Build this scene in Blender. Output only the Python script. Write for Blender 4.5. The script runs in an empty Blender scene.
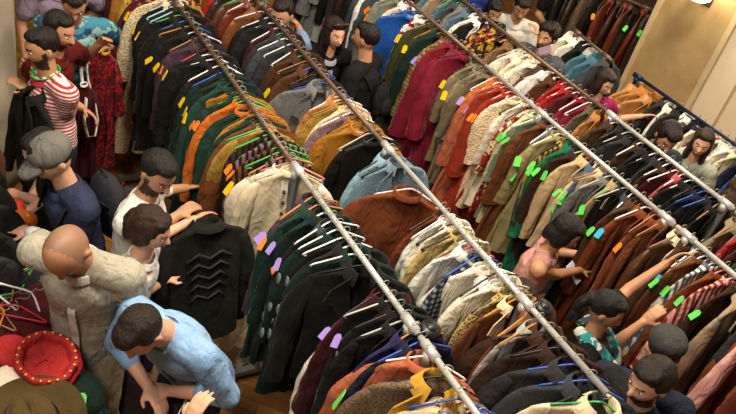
import bpy, bmesh, math, random
import numpy as np
from mathutils import Vector, Matrix, Euler, Quaternion

SC = bpy.context.scene
COL = SC.collection
pi = math.pi
R = math.radians

# ------------------------------------------------------------------ camera frame
FPX = 757.0
CX, CY = 368.0, 207.0
CAM_H = 3.75
G = CAM_H / 4.3          # the racks were measured with the lens at 4.3
NX, NY = 68.0 - CX, 1245.0 - CY
NL = math.hypot(NX, NY)
PITCH = math.atan2(FPX, NL)
YAW = R(38.8)
_ux, _uy = -NX / NL, -NY / NL
_rx, _ry = -_uy, _ux
FWD = Vector((math.sin(YAW) * math.cos(PITCH), math.cos(YAW) * math.cos(PITCH), -math.sin(PITCH)))
RT0 = Vector((math.cos(YAW), -math.sin(YAW), 0))
UP0 = RT0.cross(FWD)
CAM_R = RT0 * _rx + UP0 * _ux
CAM_U = -(RT0 * _ry + UP0 * _uy)


def at(px, py, z):
    """the point at height z that the photograph shows at a pixel"""
    d = CAM_R * (px - CX) - CAM_U * (py - CY) + FWD * FPX
    t = (z - CAM_H) / d.z
    return Vector((d.x * t, d.y * t, z))


def heading(px, py, z, dx, dy):
    """world angle (from +Y, clockwise) of a picture direction at a point"""
    v = at(px + dx, py + dy, z) - at(px, py, z)
    return math.atan2(v.x, v.y)


cam_data = bpy.data.cameras.new('camera')
cam = bpy.data.objects.new('camera', cam_data)
COL.objects.link(cam)
cam_data.sensor_width = 36
cam_data.lens = FPX / 736 * 36
cam_data.clip_end = 100
M3 = Matrix((CAM_R, CAM_U, -FWD)).transposed()
cam.matrix_world = Matrix.Translation((0, 0, CAM_H)) @ M3.to_4x4()
SC.camera = cam
SC.view_settings.view_transform = 'Standard'
SC.view_settings.look = 'None'
SC.view_settings.gamma = 1
SC.view_settings.exposure = 0.0

# ------------------------------------------------------------------ materials


def lin(h):
    h = h.lstrip('#')
    out = []
    for i in (0, 2, 4):
        c = int(h[i:i + 2], 16) / 255
        out.append(c / 12.92 if c <= 0.04045 else ((c + 0.055) / 1.055) ** 2.4)
    return tuple(out)


MATS = {}


def mat(color, kind='cloth', color2=None, color3=None):
    key = (color, kind, color2, color3)
    if key in MATS:
        return MATS[key]
    m = bpy.data.materials.new(kind + '_' + color.strip('#'))
    m.use_nodes = True
    nt = m.node_tree
    N, L = nt.nodes, nt.links
    b = N['Principled BSDF']
    c = lin(color) + (1,)

    def noise(scale, detail=3, rough=.6):
        t = N.new('ShaderNodeTexCoord')
        n = N.new('ShaderNodeTexNoise')
        n.inputs['Scale'].default_value = scale
        n.inputs['Detail'].default_value = detail
        n.inputs['Roughness'].default_value = rough
        L.new(t.outputs['Object'], n.inputs['Vector'])
        return n, t

    def vary(amount, scale=9):
        n, t = noise(scale)
        mx = N.new('ShaderNodeMix')
        mx.data_type = 'RGBA'
        mx.inputs['A'].default_value = tuple(x * (1 - amount) for x in c[:3]) + (1,)
        mx.inputs['B'].default_value = tuple(min(1, x * (1 + amount)) for x in c[:3]) + (1,)
        L.new(n.outputs['Fac'], mx.inputs['Factor'])
        return mx.outputs['Result'], t

    def bump(src, strength, dist=.004):
        bp = N.new('ShaderNodeBump')
        bp.inputs['Strength'].default_value = strength
        bp.inputs['Distance'].default_value = dist
        L.new(src, bp.inputs['Height'])
        L.new(bp.outputs['Normal'], b.inputs['Normal'])

    def ramp(src, stops, const=False):
        r = N.new('ShaderNodeValToRGB')
        el = r.color_ramp.elements
        if const:
            r.color_ramp.interpolation = 'CONSTANT'
        while len(el) < len(stops):
            el.new(.5)
        for e, (p, cc) in zip(el, stops):
            e.position = p
            e.color = cc
        L.new(src, r.inputs['Fac'])
        return r.outputs['Color']

    b.inputs['Roughness'].default_value = .9
    b.inputs['Specular IOR Level'].default_value = .25
    def drape(strength, dist=.03, sx=13):
        # long soft creases that run down the cloth
        n, t = noise(1, 3, .55)
        mp = N.new('ShaderNodeMapping')
        mp.inputs['Scale'].default_value = (sx, sx, sx * .36)
        L.new(t.outputs['Object'], mp.inputs['Vector'])
        L.new(mp.outputs['Vector'], n.inputs['Vector'])
        n.inputs['Distortion'].default_value = .6
        bump(n.outputs['Fac'], strength, dist)

    if kind in ('cloth', 'knit'):
        out, t = vary(.22, 7)
        L.new(out, b.inputs['Base Color'])
        drape(1.0)
    elif kind == 'velvet':
        out, t = vary(.3, 6)
        L.new(out, b.inputs['Base Color'])
        b.inputs['Sheen Weight'].default_value = .55
        b.inputs['Sheen Roughness'].default_value = .35
        b.inputs['Sheen Tint'].default_value = tuple(min(1, x * 2 + .12) for x in c[:3]) + (1,)
        drape(.95, .03, 10)
    elif kind == 'satin':
        out, t = vary(.18, 5)
        L.new(out, b.inputs['Base Color'])
        b.inputs['Roughness'].default_value = .38
        b.inputs['Specular IOR Level'].default_value = .5
        drape(.8, .03, 11)
    elif kind == 'leather':
        out, t = vary(.25, 8)
        L.new(out, b.inputs['Base Color'])
        b.inputs['Roughness'].default_value = .45
        b.inputs['Specular IOR Level'].default_value = .5
        drape(.6, .025, 12)
    elif kind == 'fur':
        n, t = noise(55, 6, .75)
        c2 = lin(color2) + (1,) if color2 else tuple(x * .35 for x in c[:3]) + (1,)
        L.new(ramp(n.outputs['Fac'], [(.35, c2), (.65, c)]), b.inputs['Base Color'])
        bump(n.outputs['Fac'], 1, .03)
    elif kind in ('stripe', 'pinstripe', 'hoop'):
        t = N.new('ShaderNodeTexCoord')
        w = N.new('ShaderNodeTexWave')
        w.wave_type = 'BANDS'
        w.bands_direction = 'Z' if kind == 'hoop' else 'X'
        w.inputs['Scale'].default_value = {'stripe': 9, 'pinstripe': 16, 'hoop': 14}[kind]
        w.inputs['Distortion'].default_value = .8 if kind != 'hoop' else .35
        w.inputs['Detail'].default_value = 0
        L.new(t.outputs['Object'], w.inputs['Vector'])
        c2 = lin(color2) + (1,)
        p = .8 if kind == 'pinstripe' else .5
        L.new(ramp(w.outputs['Fac'], [(p - .06, c), (p + .06, c2)]), b.inputs['Base Color'])
        drape(.9)
    elif kind == 'plaid':
        t = N.new('ShaderNodeTexCoord')
        acc = None
        for d in ('X', 'Z'):
            w = N.new('ShaderNodeTexWave')
            w.bands_direction = d
            w.inputs['Scale'].default_value = 9
            w.inputs['Distortion'].default_value = .5
            L.new(t.outputs['Object'], w.inputs['Vector'])
            if acc is None:
                acc = w
            else:
                ad = N.new('ShaderNodeMath')
                ad.operation = 'ADD'
                L.new(acc.outputs['Fac'], ad.inputs[0])
                L.new(w.outputs['Fac'], ad.inputs[1])
        hf = N.new('ShaderNodeMath')
        hf.operation = 'MULTIPLY'
        hf.inputs[1].default_value = .5
        L.new(ad.outputs[0], hf.inputs[0])
        c2, c3 = lin(color2) + (1,), lin(color3 or color2) + (1,)
        L.new(ramp(hf.outputs[0], [(.3, c), (.5, c2), (.86, c3)]), b.inputs['Base Color'])
    elif kind in ('print', 'brocade'):
        t = N.new('ShaderNodeTexCoord')
        v = N.new('ShaderNodeTexVoronoi')
        v.inputs['Scale'].default_value = 26 if kind == 'print' else 34
        n = N.new('ShaderNodeTexNoise')
        n.inputs['Scale'].default_value = 16
        n.inputs['Detail'].default_value = 2
        L.new(t.outputs['Object'], n.inputs['Vector'])
        mx = N.new('ShaderNodeMix')
        mx.data_type = 'VECTOR'
        mx.inputs['Factor'].default_value = .12
        L.new(t.outputs['Object'], mx.inputs['A'])
        L.new(n.outputs['Color'], mx.inputs['B'])
        L.new(mx.outputs['Result'], v.inputs['Vector'])
        sp = N.new('ShaderNodeSeparateColor')
        L.new(v.outputs['Color'], sp.inputs[0])
        c2, c3 = lin(color2) + (1,), lin(color3 or color2) + (1,)
        L.new(ramp(sp.outputs[0], [(0, c), (.42, c2), (.74, c3)], True), b.inputs['Base Color'])
        b.inputs['Roughness'].default_value = .75
        bump(n.outputs['Fac'], .4, .006)
    elif kind == 'tweed':
        n, t = noise(120, 5, .8)
        c2 = lin(color2) + (1,) if color2 else tuple(x * .5 for x in c[:3]) + (1,)
        L.new(ramp(n.outputs['Fac'], [(.4, c2), (.62, c)]), b.inputs['Base Color'])
        bump(n.outputs['Fac'], .5, .005)
    elif kind == 'lace':
        t = N.new('ShaderNodeTexCoord')
        v = N.new('ShaderNodeTexVoronoi')
        v.inputs['Scale'].default_value = 60
        L.new(t.outputs['Object'], v.inputs['Vector'])
        c2 = lin(color2) + (1,) if color2 else tuple(x * .55 for x in c[:3]) + (1,)
        L.new(ramp(v.outputs['Distance'], [(.2, c2), (.45, c)]), b.inputs['Base Color'])
        bump(v.outputs['Distance'], .7, .008)
    elif kind == 'metal':
        b.inputs['Base Color'].default_value = c
        b.inputs['Metallic'].default_value = .35
        b.inputs['Roughness'].default_value = .42
        n, _ = noise(40, 3)
        bump(n.outputs['Fac'], .08, .002)
    elif kind == 'plastic':
        b.inputs['Base Color'].default_value = c
        b.inputs['Roughness'].default_value = .4
        b.inputs['Specular IOR Level'].default_value = .5
    elif kind == 'paper':
        b.inputs['Base Color'].default_value = c
        b.inputs['Roughness'].default_value = .8
    elif kind == 'skin':
        out, t = vary(.1, 14)
        L.new(out, b.inputs['Base Color'])
        b.inputs['Roughness'].default_value = .52
        b.inputs['Specular IOR Level'].default_value = .4
        b.inputs['Subsurface Weight'].default_value = .06
        b.inputs['Subsurface Radius'].default_value = (.012, .005, .003)
        n, _ = noise(90, 3)
        bump(n.outputs['Fac'], .1, .002)
    elif kind == 'hair':
        n, t = noise(70, 5, .7)
        mp = N.new('ShaderNodeMapping')
        mp.inputs['Scale'].default_value = (1, 1, .18)
        L.new(t.outputs['Object'], mp.inputs['Vector'])
        L.new(mp.outputs['Vector'], n.inputs['Vector'])
        L.new(ramp(n.outputs['Fac'], [(.3, tuple(x * .55 for x in c[:3]) + (1,)), (.7, tuple(min(1, x * 1.5) for x in c[:3]) + (1,))]), b.inputs['Base Color'])
        b.inputs['Roughness'].default_value = .5
        b.inputs['Specular IOR Level'].default_value = .35
        bump(n.outputs['Fac'], .9, .012)
    elif kind == 'stone':
        n, t = noise(2.2, 6, .65)
        c2 = lin(color2) + (1,)
        L.new(ramp(n.outputs['Fac'], [(.35, c2), (.66, c)]), b.inputs['Base Color'])
        b.inputs['Roughness'].default_value = .55
        bump(n.outputs['Fac'], .12, .01)
    elif kind == 'plaster':
        out, t = vary(.05, 3)
        L.new(out, b.inputs['Base Color'])
        n, _ = noise(50, 3)
        bump(n.outputs['Fac'], .1, .004)
    elif kind == 'parquet':
        t = N.new('ShaderNodeTexCoord')
        mp = N.new('ShaderNodeMapping')
        mp.inputs['Rotation'].default_value = (0, 0, R(45))
        L.new(t.outputs['Object'], mp.inputs['Vector'])
        br = N.new('ShaderNodeTexBrick')
        br.offset = .5
        br.inputs['Scale'].default_value = 1
        br.inputs['Brick Width'].default_value = .42
        br.inputs['Row Height'].default_value = .085
        br.inputs['Mortar Size'].default_value = .0035
        br.inputs['Color1'].default_value = c
        br.inputs['Color2'].default_value = lin(color2) + (1,)
        br.inputs['Mortar'].default_value = tuple(x * .3 for x in c[:3]) + (1,)
        L.new(mp.outputs['Vector'], br.inputs['Vector'])
        n, _ = noise(3, 4)
        mg = N.new('ShaderNodeMix')
        mg.data_type = 'RGBA'
        mg.blend_type = 'MULTIPLY'
        mg.inputs['Factor'].default_value = .5
        L.new(br.outputs['Color'], mg.inputs['A'])
        L.new(n.outputs['Fac'], mg.inputs['B'])
        L.new(mg.outputs['Result'], b.inputs['Base Color'])
        b.inputs['Roughness'].default_value = .33
        b.inputs['Specular IOR Level'].default_value = .5
        bump(br.outputs['Fac'], .2, -.003)
    else:
        b.inputs['Base Color'].default_value = c
    MATS[key] = m
    return m


# ------------------------------------------------------------------ mesh helpers


class MB:
    def __init__(s):
        s.v, s.f = [], []

    def add(s, vs, fs):
        o = len(s.v)
        s.v.extend(tuple(map(float, p)) for p in vs)
        s.f.extend(tuple(o + i for i in f) for f in fs)

    def rings(s, rings, close0=False, close1=False):
        n = len(rings[0])
        o = len(s.v)
        for r in rings:
            s.v.extend(tuple(map(float, p)) for p in r)
        for i in range(len(rings) - 1):
            for k in range(n):
                a, b = o + i * n + k, o + i * n + (k + 1) % n
                s.f.append((a, b, b + n, a + n))
        if close0:
            s.f.append(tuple(o + k for k in reversed(range(n))))
        if close1:
            q = o + (len(rings) - 1) * n
            s.f.append(tuple(q + k for k in range(n)))

    def box(s, lo, hi):
        x0, y0, z0 = lo
        x1, y1, z1 = hi
        vs = [(x0, y0, z0), (x1, y0, z0), (x1, y1, z0), (x0, y1, z0), (x0, y0, z1), (x1, y0, z1), (x1, y1, z1), (x0, y1, z1)]
        s.add(vs, [(3, 2, 1, 0), (4, 5, 6, 7), (0, 1, 5, 4), (1, 2, 6, 5), (2, 3, 7, 6), (3, 0, 4, 7)])

    def tube(s, pts, r, n=8, closed=False, flat=1.0, cap=True):
        """a round bar along points; r may be a list of radii"""
        pts = [Vector(p) for p in pts]
        m = len(pts)
        rr = r if isinstance(r, (list, tuple)) else [r] * m
        rings = []
        prev = None
        for i, p in enumerate(pts):
            a = pts[i - 1] if i > 0 or closed else p
            b = pts[(i + 1) % m] if i < m - 1 or closed else p
            t = (b - a).normalized()
            if prev is None:
                u = t.orthogonal().normalized()
            else:
                u = (prev - t * prev.dot(t))
                u = u.normalized() if u.length > 1e-6 else t.orthogonal().normalized()
            w = t.cross(u)
            prev = u
            rings.append([p + (u * math.cos(2 * pi * k / n) + w * math.sin(2 * pi * k / n) * flat) * rr[i] for k in range(n)])
        if closed:
            rings.append(rings[0])
            s.rings(rings)
        else:
            s.rings(rings, cap, cap)

    def capsule(s, p0, p1, r0, r1, n=14, fx=1.0, fy=1.0, side=None, caps=4):
        """a closed tapered limb with round ends; side fixes the flattened axis"""
        p0, p1 = Vector(p0), Vector(p1)
        t = (p1 - p0)
        ln = t.length
        t = t / ln if ln > 1e-6 else Vector((0, 0, 1))
        u = Vector(side) if side is not None else t.orthogonal()
        u = (u - t * u.dot(t))
        u = u.normalized() if u.length > 1e-5 else t.orthogonal().normalized()
        w = t.cross(u)
        rings = []
        for j in range(1, caps + 1):
            a = pi / 2 * j / caps
            rings.append((p0 - t * r0 * math.cos(a) * min(fx, fy), r0 * math.sin(a)))
        for j in range(caps):
            a = pi / 2 * j / caps
            rings.append((p1 + t * r1 * math.sin(a) * min(fx, fy), r1 * math.cos(a)))
        s.rings([[c + (u * math.cos(2 * pi * k / n) * fx + w * math.sin(2 * pi * k / n) * fy) * q for k in range(n)] for c, q in rings], True, True)

    def ell(s, c, rad, rot=None, nu=20, nv=14):
        c = Vector(c)
        rings = []
        for j in range(1, nv):
            a = pi * j / nv
            ring = []
            for k in range(nu):
                b = 2 * pi * k / nu
                p = Vector((rad[0] * math.sin(a) * math.cos(b), rad[1] * math.sin(a) * math.sin(b), -rad[2] * math.cos(a)))
                if rot is not None:
                    p = rot @ p
                ring.append(c + p)
            rings.append(ring)
        s.rings(rings, True, True)

    def mesh(s, name, smooth=True):
        me = bpy.data.meshes.new(name)
        me.from_pydata(s.v, [], s.f)
        if smooth:
            me.polygons.foreach_set('use_smooth', [True] * len(me.polygons))
        me.update()
        return me


def link(name, me, parent=None, m=None, label=None):
    o = bpy.data.objects.new(name, me)
    COL.objects.link(o)
    if parent is not None:
        o.parent = parent
    if m is not None:
        setmat(o, m)
    if label:
        o['label'] = label
    return o


def setmat(o, m):
    if len(o.data.materials) == 0:
        o.data.materials.append(None)
    o.material_slots[0].link = 'OBJECT'
    o.material_slots[0].material = m


def empty(name, loc, rz=0):
    o = bpy.data.objects.new(name, None)
    COL.objects.link(o)
    o.location = loc
    o.rotation_euler = (0, 0, rz)
    o.empty_display_size = .1
    return o


def tag(o, label, cat, group=None):
    o['label'] = label
    o['category'] = cat
    if group:
        o['group'] = group
    return o


def structure(o):
    o['kind'] = 'structure'
    return o


def cooked(mb, voxel, smooth=2, name='m', disp=None):
    """fuse the solids in mb into one continuous skin"""
    me = mb.mesh(name)
    o = bpy.data.objects.new('cook', me)
    COL.objects.link(o)
    r = o.modifiers.new('r', 'REMESH')
    r.mode = 'VOXEL'
    r.voxel_size = voxel
    r.adaptivity = 0
    if smooth:
        q = o.modifiers.new('s', 'SMOOTH')
        q.factor = .5
        q.iterations = smooth
    dg = bpy.context.evaluated_depsgraph_get()
    dg.update()
    out = bpy.data.meshes.new_from_object(o.evaluated_get(dg))
    out.name = name
    bpy.data.objects.remove(o)
    bpy.data.meshes.remove(me)
    n = len(out.vertices)
    if disp is not None and n:
        co = np.empty(n * 3, np.float32)
        out.vertices.foreach_get('co', co)
        co = co.reshape(-1, 3)
        no = np.empty(n * 3, np.float32)
        out.vertices.foreach_get('normal', no)
        no = no.reshape(-1, 3)
        co = co + no * disp(co)[:, None]
        out.vertices.foreach_set('co', co.ravel())
    out.polygons.foreach_set('use_smooth', [True] * len(out.polygons))
    out.update()
    return out


def wobble(co, freq, seed):
    """soft pseudo noise in -1..1"""
    g = np.random.RandomState(seed)
    o = np.zeros(len(co))
    for i in range(5):
        d = g.normal(size=3)
        d /= np.linalg.norm(d)
        e = g.normal(size=3)
        e /= np.linalg.norm(e)
        f = freq * g.uniform(.6, 1.7)
        o += np.sin(co @ d * f + g.uniform(0, 6) + 1.5 * np.sin(co @ e * f * .6 + g.uniform(0, 6)))
    return o / 5
# ------------------------------------------------------------------ garments
# a garment hangs from its hook at the origin: shoulders along x, chest towards -y
CUT = {  # half shoulder, length, waist, hem, thickness, fold depth, sleeve length, sleeve top radius, cuff radius
    'jacket': (.215, .70, .86, .95, .030, .010, .60, .060, .045),
    'coat': (.22, 1.08, .88, 1.08, .032, .016, .62, .062, .050),
    'shirt': (.21, .74, .92, .95, .024, .016, .58, .055, .038),
    'blouse': (.20, .62, .84, 1.0, .028, .020, .50, .070, .060),
    'dress': (.19, 1.36, .74, 1.45, .034, .030, .42, .065, .045),
    'robe': (.215, 1.42, .95, 1.35, .034, .028, .64, .068, .088),
    'cloak': (.20, 1.36, 1.05, 1.6, .036, .040, 0, 0, 0),
    'vest': (.18, .62, .86, .92, .026, .008, 0, 0, 0),
    'tunic': (.20, .95, .92, 1.15, .028, .020, .46, .062, .055),
}
POOL = {}


def seg(x, xs, ys):
    return float(np.interp(x, xs, ys))


def body_pool(kind, v):
    k = ('body', kind, v)
    if k in POOL:
        return POOL[k]
    hw, L, wa, he, T, A, *_ = CUT[kind]
    g = np.random.RandomState(hash_str(kind) % 9999 + v * 17)
    top = [(-.070, .060, .040), (-.084, .088, .034), (-.100, .55 * hw, .024), (-.122, .83 * hw, .018), (-.144, .97 * hw, .016), (-.185, hw, .62 * T), (-.26, .955 * hw, T)]
    rows = list(top)
    sh, tw, bow = g.uniform(-.05, .05), g.uniform(-.10, .10), g.uniform(-.05, .03)
    n2 = max(9, int(L / .055))
    for i in range(1, n2 + 1):
        s = i / n2
        z = -.26 - (L - .19) * s
        w = hw * seg(s, [0, .33, 1], [.955, wa, he])
        rows.append((z, w, T * (1 + .45 * s)))
    n = 44
    f1, f2, p1, p2, p3 = g.uniform(12, 18), g.uniform(24, 38), g.uniform(0, 6), g.uniform(0, 6), g.uniform(0, 6)
    sw = g.uniform(-.02, .02)
    rings = []
    for j, (z, w, t) in enumerate(rows):
        s = max(0, (-z - .12) / L)
        a = A * min(1, s * 1.4 + (.12 if s > 0 else 0))
        ring = []
        for q in range(n):
            th = 2 * pi * q / n
            c, sn = math.cos(th), math.sin(th)
            x = w * math.copysign(abs(c) ** .75, c)
            y = t * math.copysign(abs(sn) ** .65, sn)
            front = .5 - .5 * sn
            ph = x * f1 * 2.2 + p1 + 1.6 * s + 1.1 * math.sin(7 * s + p2)
            d = (1 - 2 * abs(math.sin(ph * .5)) ** .7) * a + .5 * a * math.sin(x * f2 * 2 + p2 - 3 * s + math.sin(9 * s + p3))
            y += d * (.55 + .6 * front) + sw * s * s + bow * s * (1 - s) + x * tw * s
            x = x * (1 + .05 * s * math.sin(4 * th + p3)) + sh * s * s
            zz = z + (.012 * math.sin(x * 14 + p2) * s if j > 8 else 0)
            ring.append((x, y, zz))
        rings.append(ring)
    b = MB()
    b.rings(rings)
    # turned hem so the cloth has an edge
    last = rings[-1]
    b.rings([last, [(x * .985, y * .85, z + .03) for x, y, z in last]])
    POOL[k] = b.mesh(kind)
    return POOL[k]


def hash_str(s):
    h = 7
    for ch in s:
        h = (h * 31 + ord(ch)) % 1000003
    return h


def sleeve_pool(kind, v, side):
    k = ('sleeve', kind, v, side)
    if k in POOL:
        return POOL[k]
    hw, L, wa, he, T, A, SL, r0, r1 = CUT[kind]
    g = np.random.RandomState(hash_str(kind) % 9999 + v * 17 + 5)
    out, fw, p1, p2, kk = g.uniform(-.01, .06), g.uniform(-.07, .05), g.uniform(0, 6), g.uniform(0, 6), g.uniform(22, 32)
    rows = []
    m = 15
    for i in range(m + 1):
        s = i / m
        cx = side * (hw - .035 + .045 * math.sin(min(1, s * 3) * pi / 2) + out * s)
        cy = fw * s * s
        cz = -.150 - SL * s + .012 * (1 - min(1, s * 4))
        r = seg(s, [0, .07, .2, .5, 1], [r0 * .55, r0 * .85, r0, (r0 + r1) / 2 * 1.03, r1])
        ring = []
        for q in range(16):
            th = 2 * pi * q / 16
            w = .07 * math.sin(s * kk + p1 + 2.2 * math.sin(th + p2) + 2 * math.sin(3 * s + p1)) * min(1, .3 + abs(s - .45) * 0 + s) + .09 * math.sin(3 * th + 5 * s + p2) + .05 * math.sin(5 * th - 3 * s + p1)
            rr = r * (1 + w)
            ring.append((cx + rr * .9 * math.cos(th), cy + rr * seg(s, [0, .06, .35, 1], [.22, .34, .66, .62]) * math.sin(th), cz + .25 * rr * math.cos(th) * -side * (1 - s)))
        rows.append(ring)
    b = MB()
    b.rings(rows, True, False)
    last = rows[-1]
    c = np.mean(np.array(last), 0)
    b.rings([last, [tuple(c + (np.array(p) - c) * .86 + np.array((0, 0, .035))) for p in last]], False, True)
    POOL[k] = b.mesh('sleeve')
    return POOL[k]


def part_pool(name, kind=''):
    k = (name, kind)
    if k in POOL:
        return POOL[k]
    b = MB()
    if name == 'collar':
        # standing shirt collar folded over, open at the front
        n = 22
        rows = [[], [], [], []]
        for i in range(n + 1):
            a = pi * 1.5 + R(22) + (2 * pi - R(44)) * i / n
            c, s = math.cos(a), math.sin(a)
            open_ = abs(i / n - .5) * 2
            dz = -.020 * open_ ** 3
            rows[0].append((.060 * c, .044 * s, -.078 + dz))
            rows[1].append((.052 * c, .040 * s, -.040 + dz))
            rows[2].append((.058 * c, .046 * s, -.038 + dz))
            rows[3].append((.088 * c, .060 * s, -.082 + dz - .022 * open_ ** 4))
        vs = sum(rows, [])
        fs = []
        for j in range(3):
            for i in range(n):
                o = j * (n + 1) + i
                fs.append((o, o + 1, o + n + 2, o + n + 1))
        b.add(vs, fs)
    elif name == 'band':
        rings = []
        for z, r in ((-.082, 1.0), (-.05, .93), (-.05, .84), (-.08, .86)):
            rings.append([(.066 * r * math.cos(2 * pi * k_ / 24), .050 * r * math.sin(2 * pi * k_ / 24), z) for k_ in range(24)])
        b.rings(rings)
    elif name == 'lapel':
        side = 1 if kind == 'r' else -1
        P = [(.050, -.050, -.070), (.118, -.052, -.155), (.135, -.056, -.215), (.095, -.056, -.235), (.080, -.058, -.260), (.010, -.060, -.430), (.020, -.044, -.25), (.045, -.040, -.12)]
        vs = [(side * x, y, z) for x, y, z in P] + [(side * x, y - .009, z) for x, y, z in P]
        m = len(P)
        fs = [tuple(range(m)), tuple(reversed(range(m, 2 * m)))] + [(i, (i + 1) % m, m + (i + 1) % m, m + i) for i in range(m)]
        b.add(vs, fs)
    elif name == 'placket':
        rows = []
        for i in range(9):
            z = -.095 - .06 * i
            y = -.036 - .010 * min(1, i / 2) - .004 * math.sin(i * 1.7)
            rows.append([(-.016, y, z), (.016, y, z), (.016, y - .007, z), (-.016, y - .007, z)])
        b.rings(rows, True, True)
    elif name == 'button':
        b.capsule((0, .002, 0), (0, -.006, 0), .009, .008, 10)
    elif name == 'ruffle':
        rings = []
        for z, r in ((-.07, .8), (-.075, 1.25), (-.105, 1.75), (-.115, 1.65)):
            rings.append([((.062 * r + .012 * math.sin(9 * a) * r) * math.cos(a), (.046 * r * (1 if r < 1 else .8) + .01 * math.sin(9 * a)) * math.sin(a), z + .012 * math.cos(9 * a) * (r > 1)) for a in [2 * pi * i / 54 for i in range(54)]])
        b.rings(rings)
    elif name == 'tag':
        # a small folded price ticket with clipped corners
        w, h, t = .022, .036, .0015
        P = [(-w, -h), (w, -h), (w, h * .55), (w * .5, h), (-w * .5, h), (-w, h * .55)]
        vs = [(t, x, z) for x, z in P] + [(-t - .004 * (z < 0), x, z) for x, z in P]
        m = len(P)
        fs = [tuple(range(m)), tuple(reversed(range(m, 2 * m)))] + [(i, m + i, m + (i + 1) % m, (i + 1) % m) for i in range(m)]
        b.add(vs, fs)
    elif name == 'hanger_body':
        pts = [(0, 0, -.052), (-.03, 0, -.062), (-.10, 0, -.098), (-.185, 0, -.140), (-.20, 0, -.152), (-.192, 0, -.160), (-.10, 0, -.160), (0, 0, -.160), (.10, 0, -.160), (.192, 0, -.160), (.20, 0, -.152), (.185, 0, -.140), (.10, 0, -.098), (.03, 0, -.062)]
        b.tube(pts, .0052, 6, True)
    elif name == 'hook':
        pts = [(0, 0, -.055), (0, 0, -.034)]
        for i in range(11):
            a = R(-90 + 24 * i)
            pts.append((.0235 * math.cos(a), 0, -.003 + .0235 * math.sin(a)))
        b.tube(pts, .0028, 6)
    elif name == 'medallion':
        b.ell((0, 0, 0), (.008, .026, .036), None, 14, 8)
    elif name == 'cuff':
        pass
    POOL[k] = b.mesh(name, name not in ('tag', 'lapel', 'placket'))
    return POOL[k]


CN = {  # colour words
    'black': '#14140f', 'soot': '#1d1b1a', 'charcoal': '#2b2a2b', 'slate': '#3a4045', 'grey': '#6d6c68', 'pale grey': '#9c9a92', 'silver': '#8f9692',
    'dark green': '#10231c', 'bottle green': '#18352a', 'emerald': '#0f5a3c', 'olive': '#34361a', 'moss': '#5a5c33', 'pale green': '#b9bf94', 'khaki': '#8d7f57', 'sage': '#6c7263',
    'navy': '#1b1f33', 'midnight blue': '#161a2b', 'royal blue': '#1d4fa0', 'denim blue': '#7a97a3', 'teal': '#3e6676', 'steel blue': '#55657a',
    'purple': '#402c3b', 'dark purple': '#261e29', 'violet': '#28244a', 'mauve': '#7c5f62', 'lilac': '#8f86b5',
    'maroon': '#4a141a', 'burgundy': '#3b1015', 'crimson': '#741427', 'red': '#961c1c', 'brick': '#8a2a18', 'magenta': '#6a1238', 'pink': '#d9a096', 'rose': '#b5525a',
    'rust': '#70381c', 'russet': '#5f2412', 'orange': '#c3661f', 'coral': '#ad6040', 'apricot': '#c98a52', 'ochre': '#a06a1e', 'gold': '#b58a2e', 'mustard': '#a8853a', 'yellow': '#cfa437',
    'brown': '#4e2f1b', 'chestnut': '#6b3d20', 'dark brown': '#2e1d13', 'chocolate': '#3a2416', 'tan': '#a9855a', 'sand': '#b39a72', 'camel': '#a8713a', 'taupe': '#7d7057', 'fawn': '#94806a', 'beige': '#c3ab88',
    'cream': '#d8c8a4', 'ivory': '#e2d8c2', 'white': '#dcdad2', 'straw': '#b9a263',
}
TAGC = {'y': ('#f2c80c', 'yellow'), 'g': ('#63d257', 'green'), 'o': ('#f08a2c', 'orange'), 'p': ('#a98bdd', 'purple'), 'b': ('#35a7c9', 'blue')}
HANGC = {'w': ('#e9e6e4', 'white'), 'k': ('#1a1a1a', 'black'), 'g': ('#3fae5a', 'green'), 'b': ('#2f4fb0', 'blue'), 'o': ('#c7812f', 'orange'), 'd': ('#9a6a3c', 'wooden'), 's': ('#b7b5ae', 'grey'), 'r': ('#c22c33', 'red'), 'l': ('#a9d8ec', 'pale blue'), 'p': ('#e58a80', 'pink')}
ITEMS = []   # hanging garments in order, for their labels
RNG = random.Random(11)


def look_of(color, fab, kind):
    f = {'cloth': '', 'knit': 'knitted', 'velvet': 'velvet', 'satin': 'satin', 'leather': 'leather', 'fur': 'fur', 'stripe': 'striped', 'pinstripe': 'pinstriped', 'hoop': 'striped', 'plaid': 'plaid', 'print': 'printed', 'brocade': 'brocade', 'tweed': 'tweed', 'lace': 'lace'}[fab]
    return ' '.join(x for x in (color, f, kind) if x)


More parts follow.
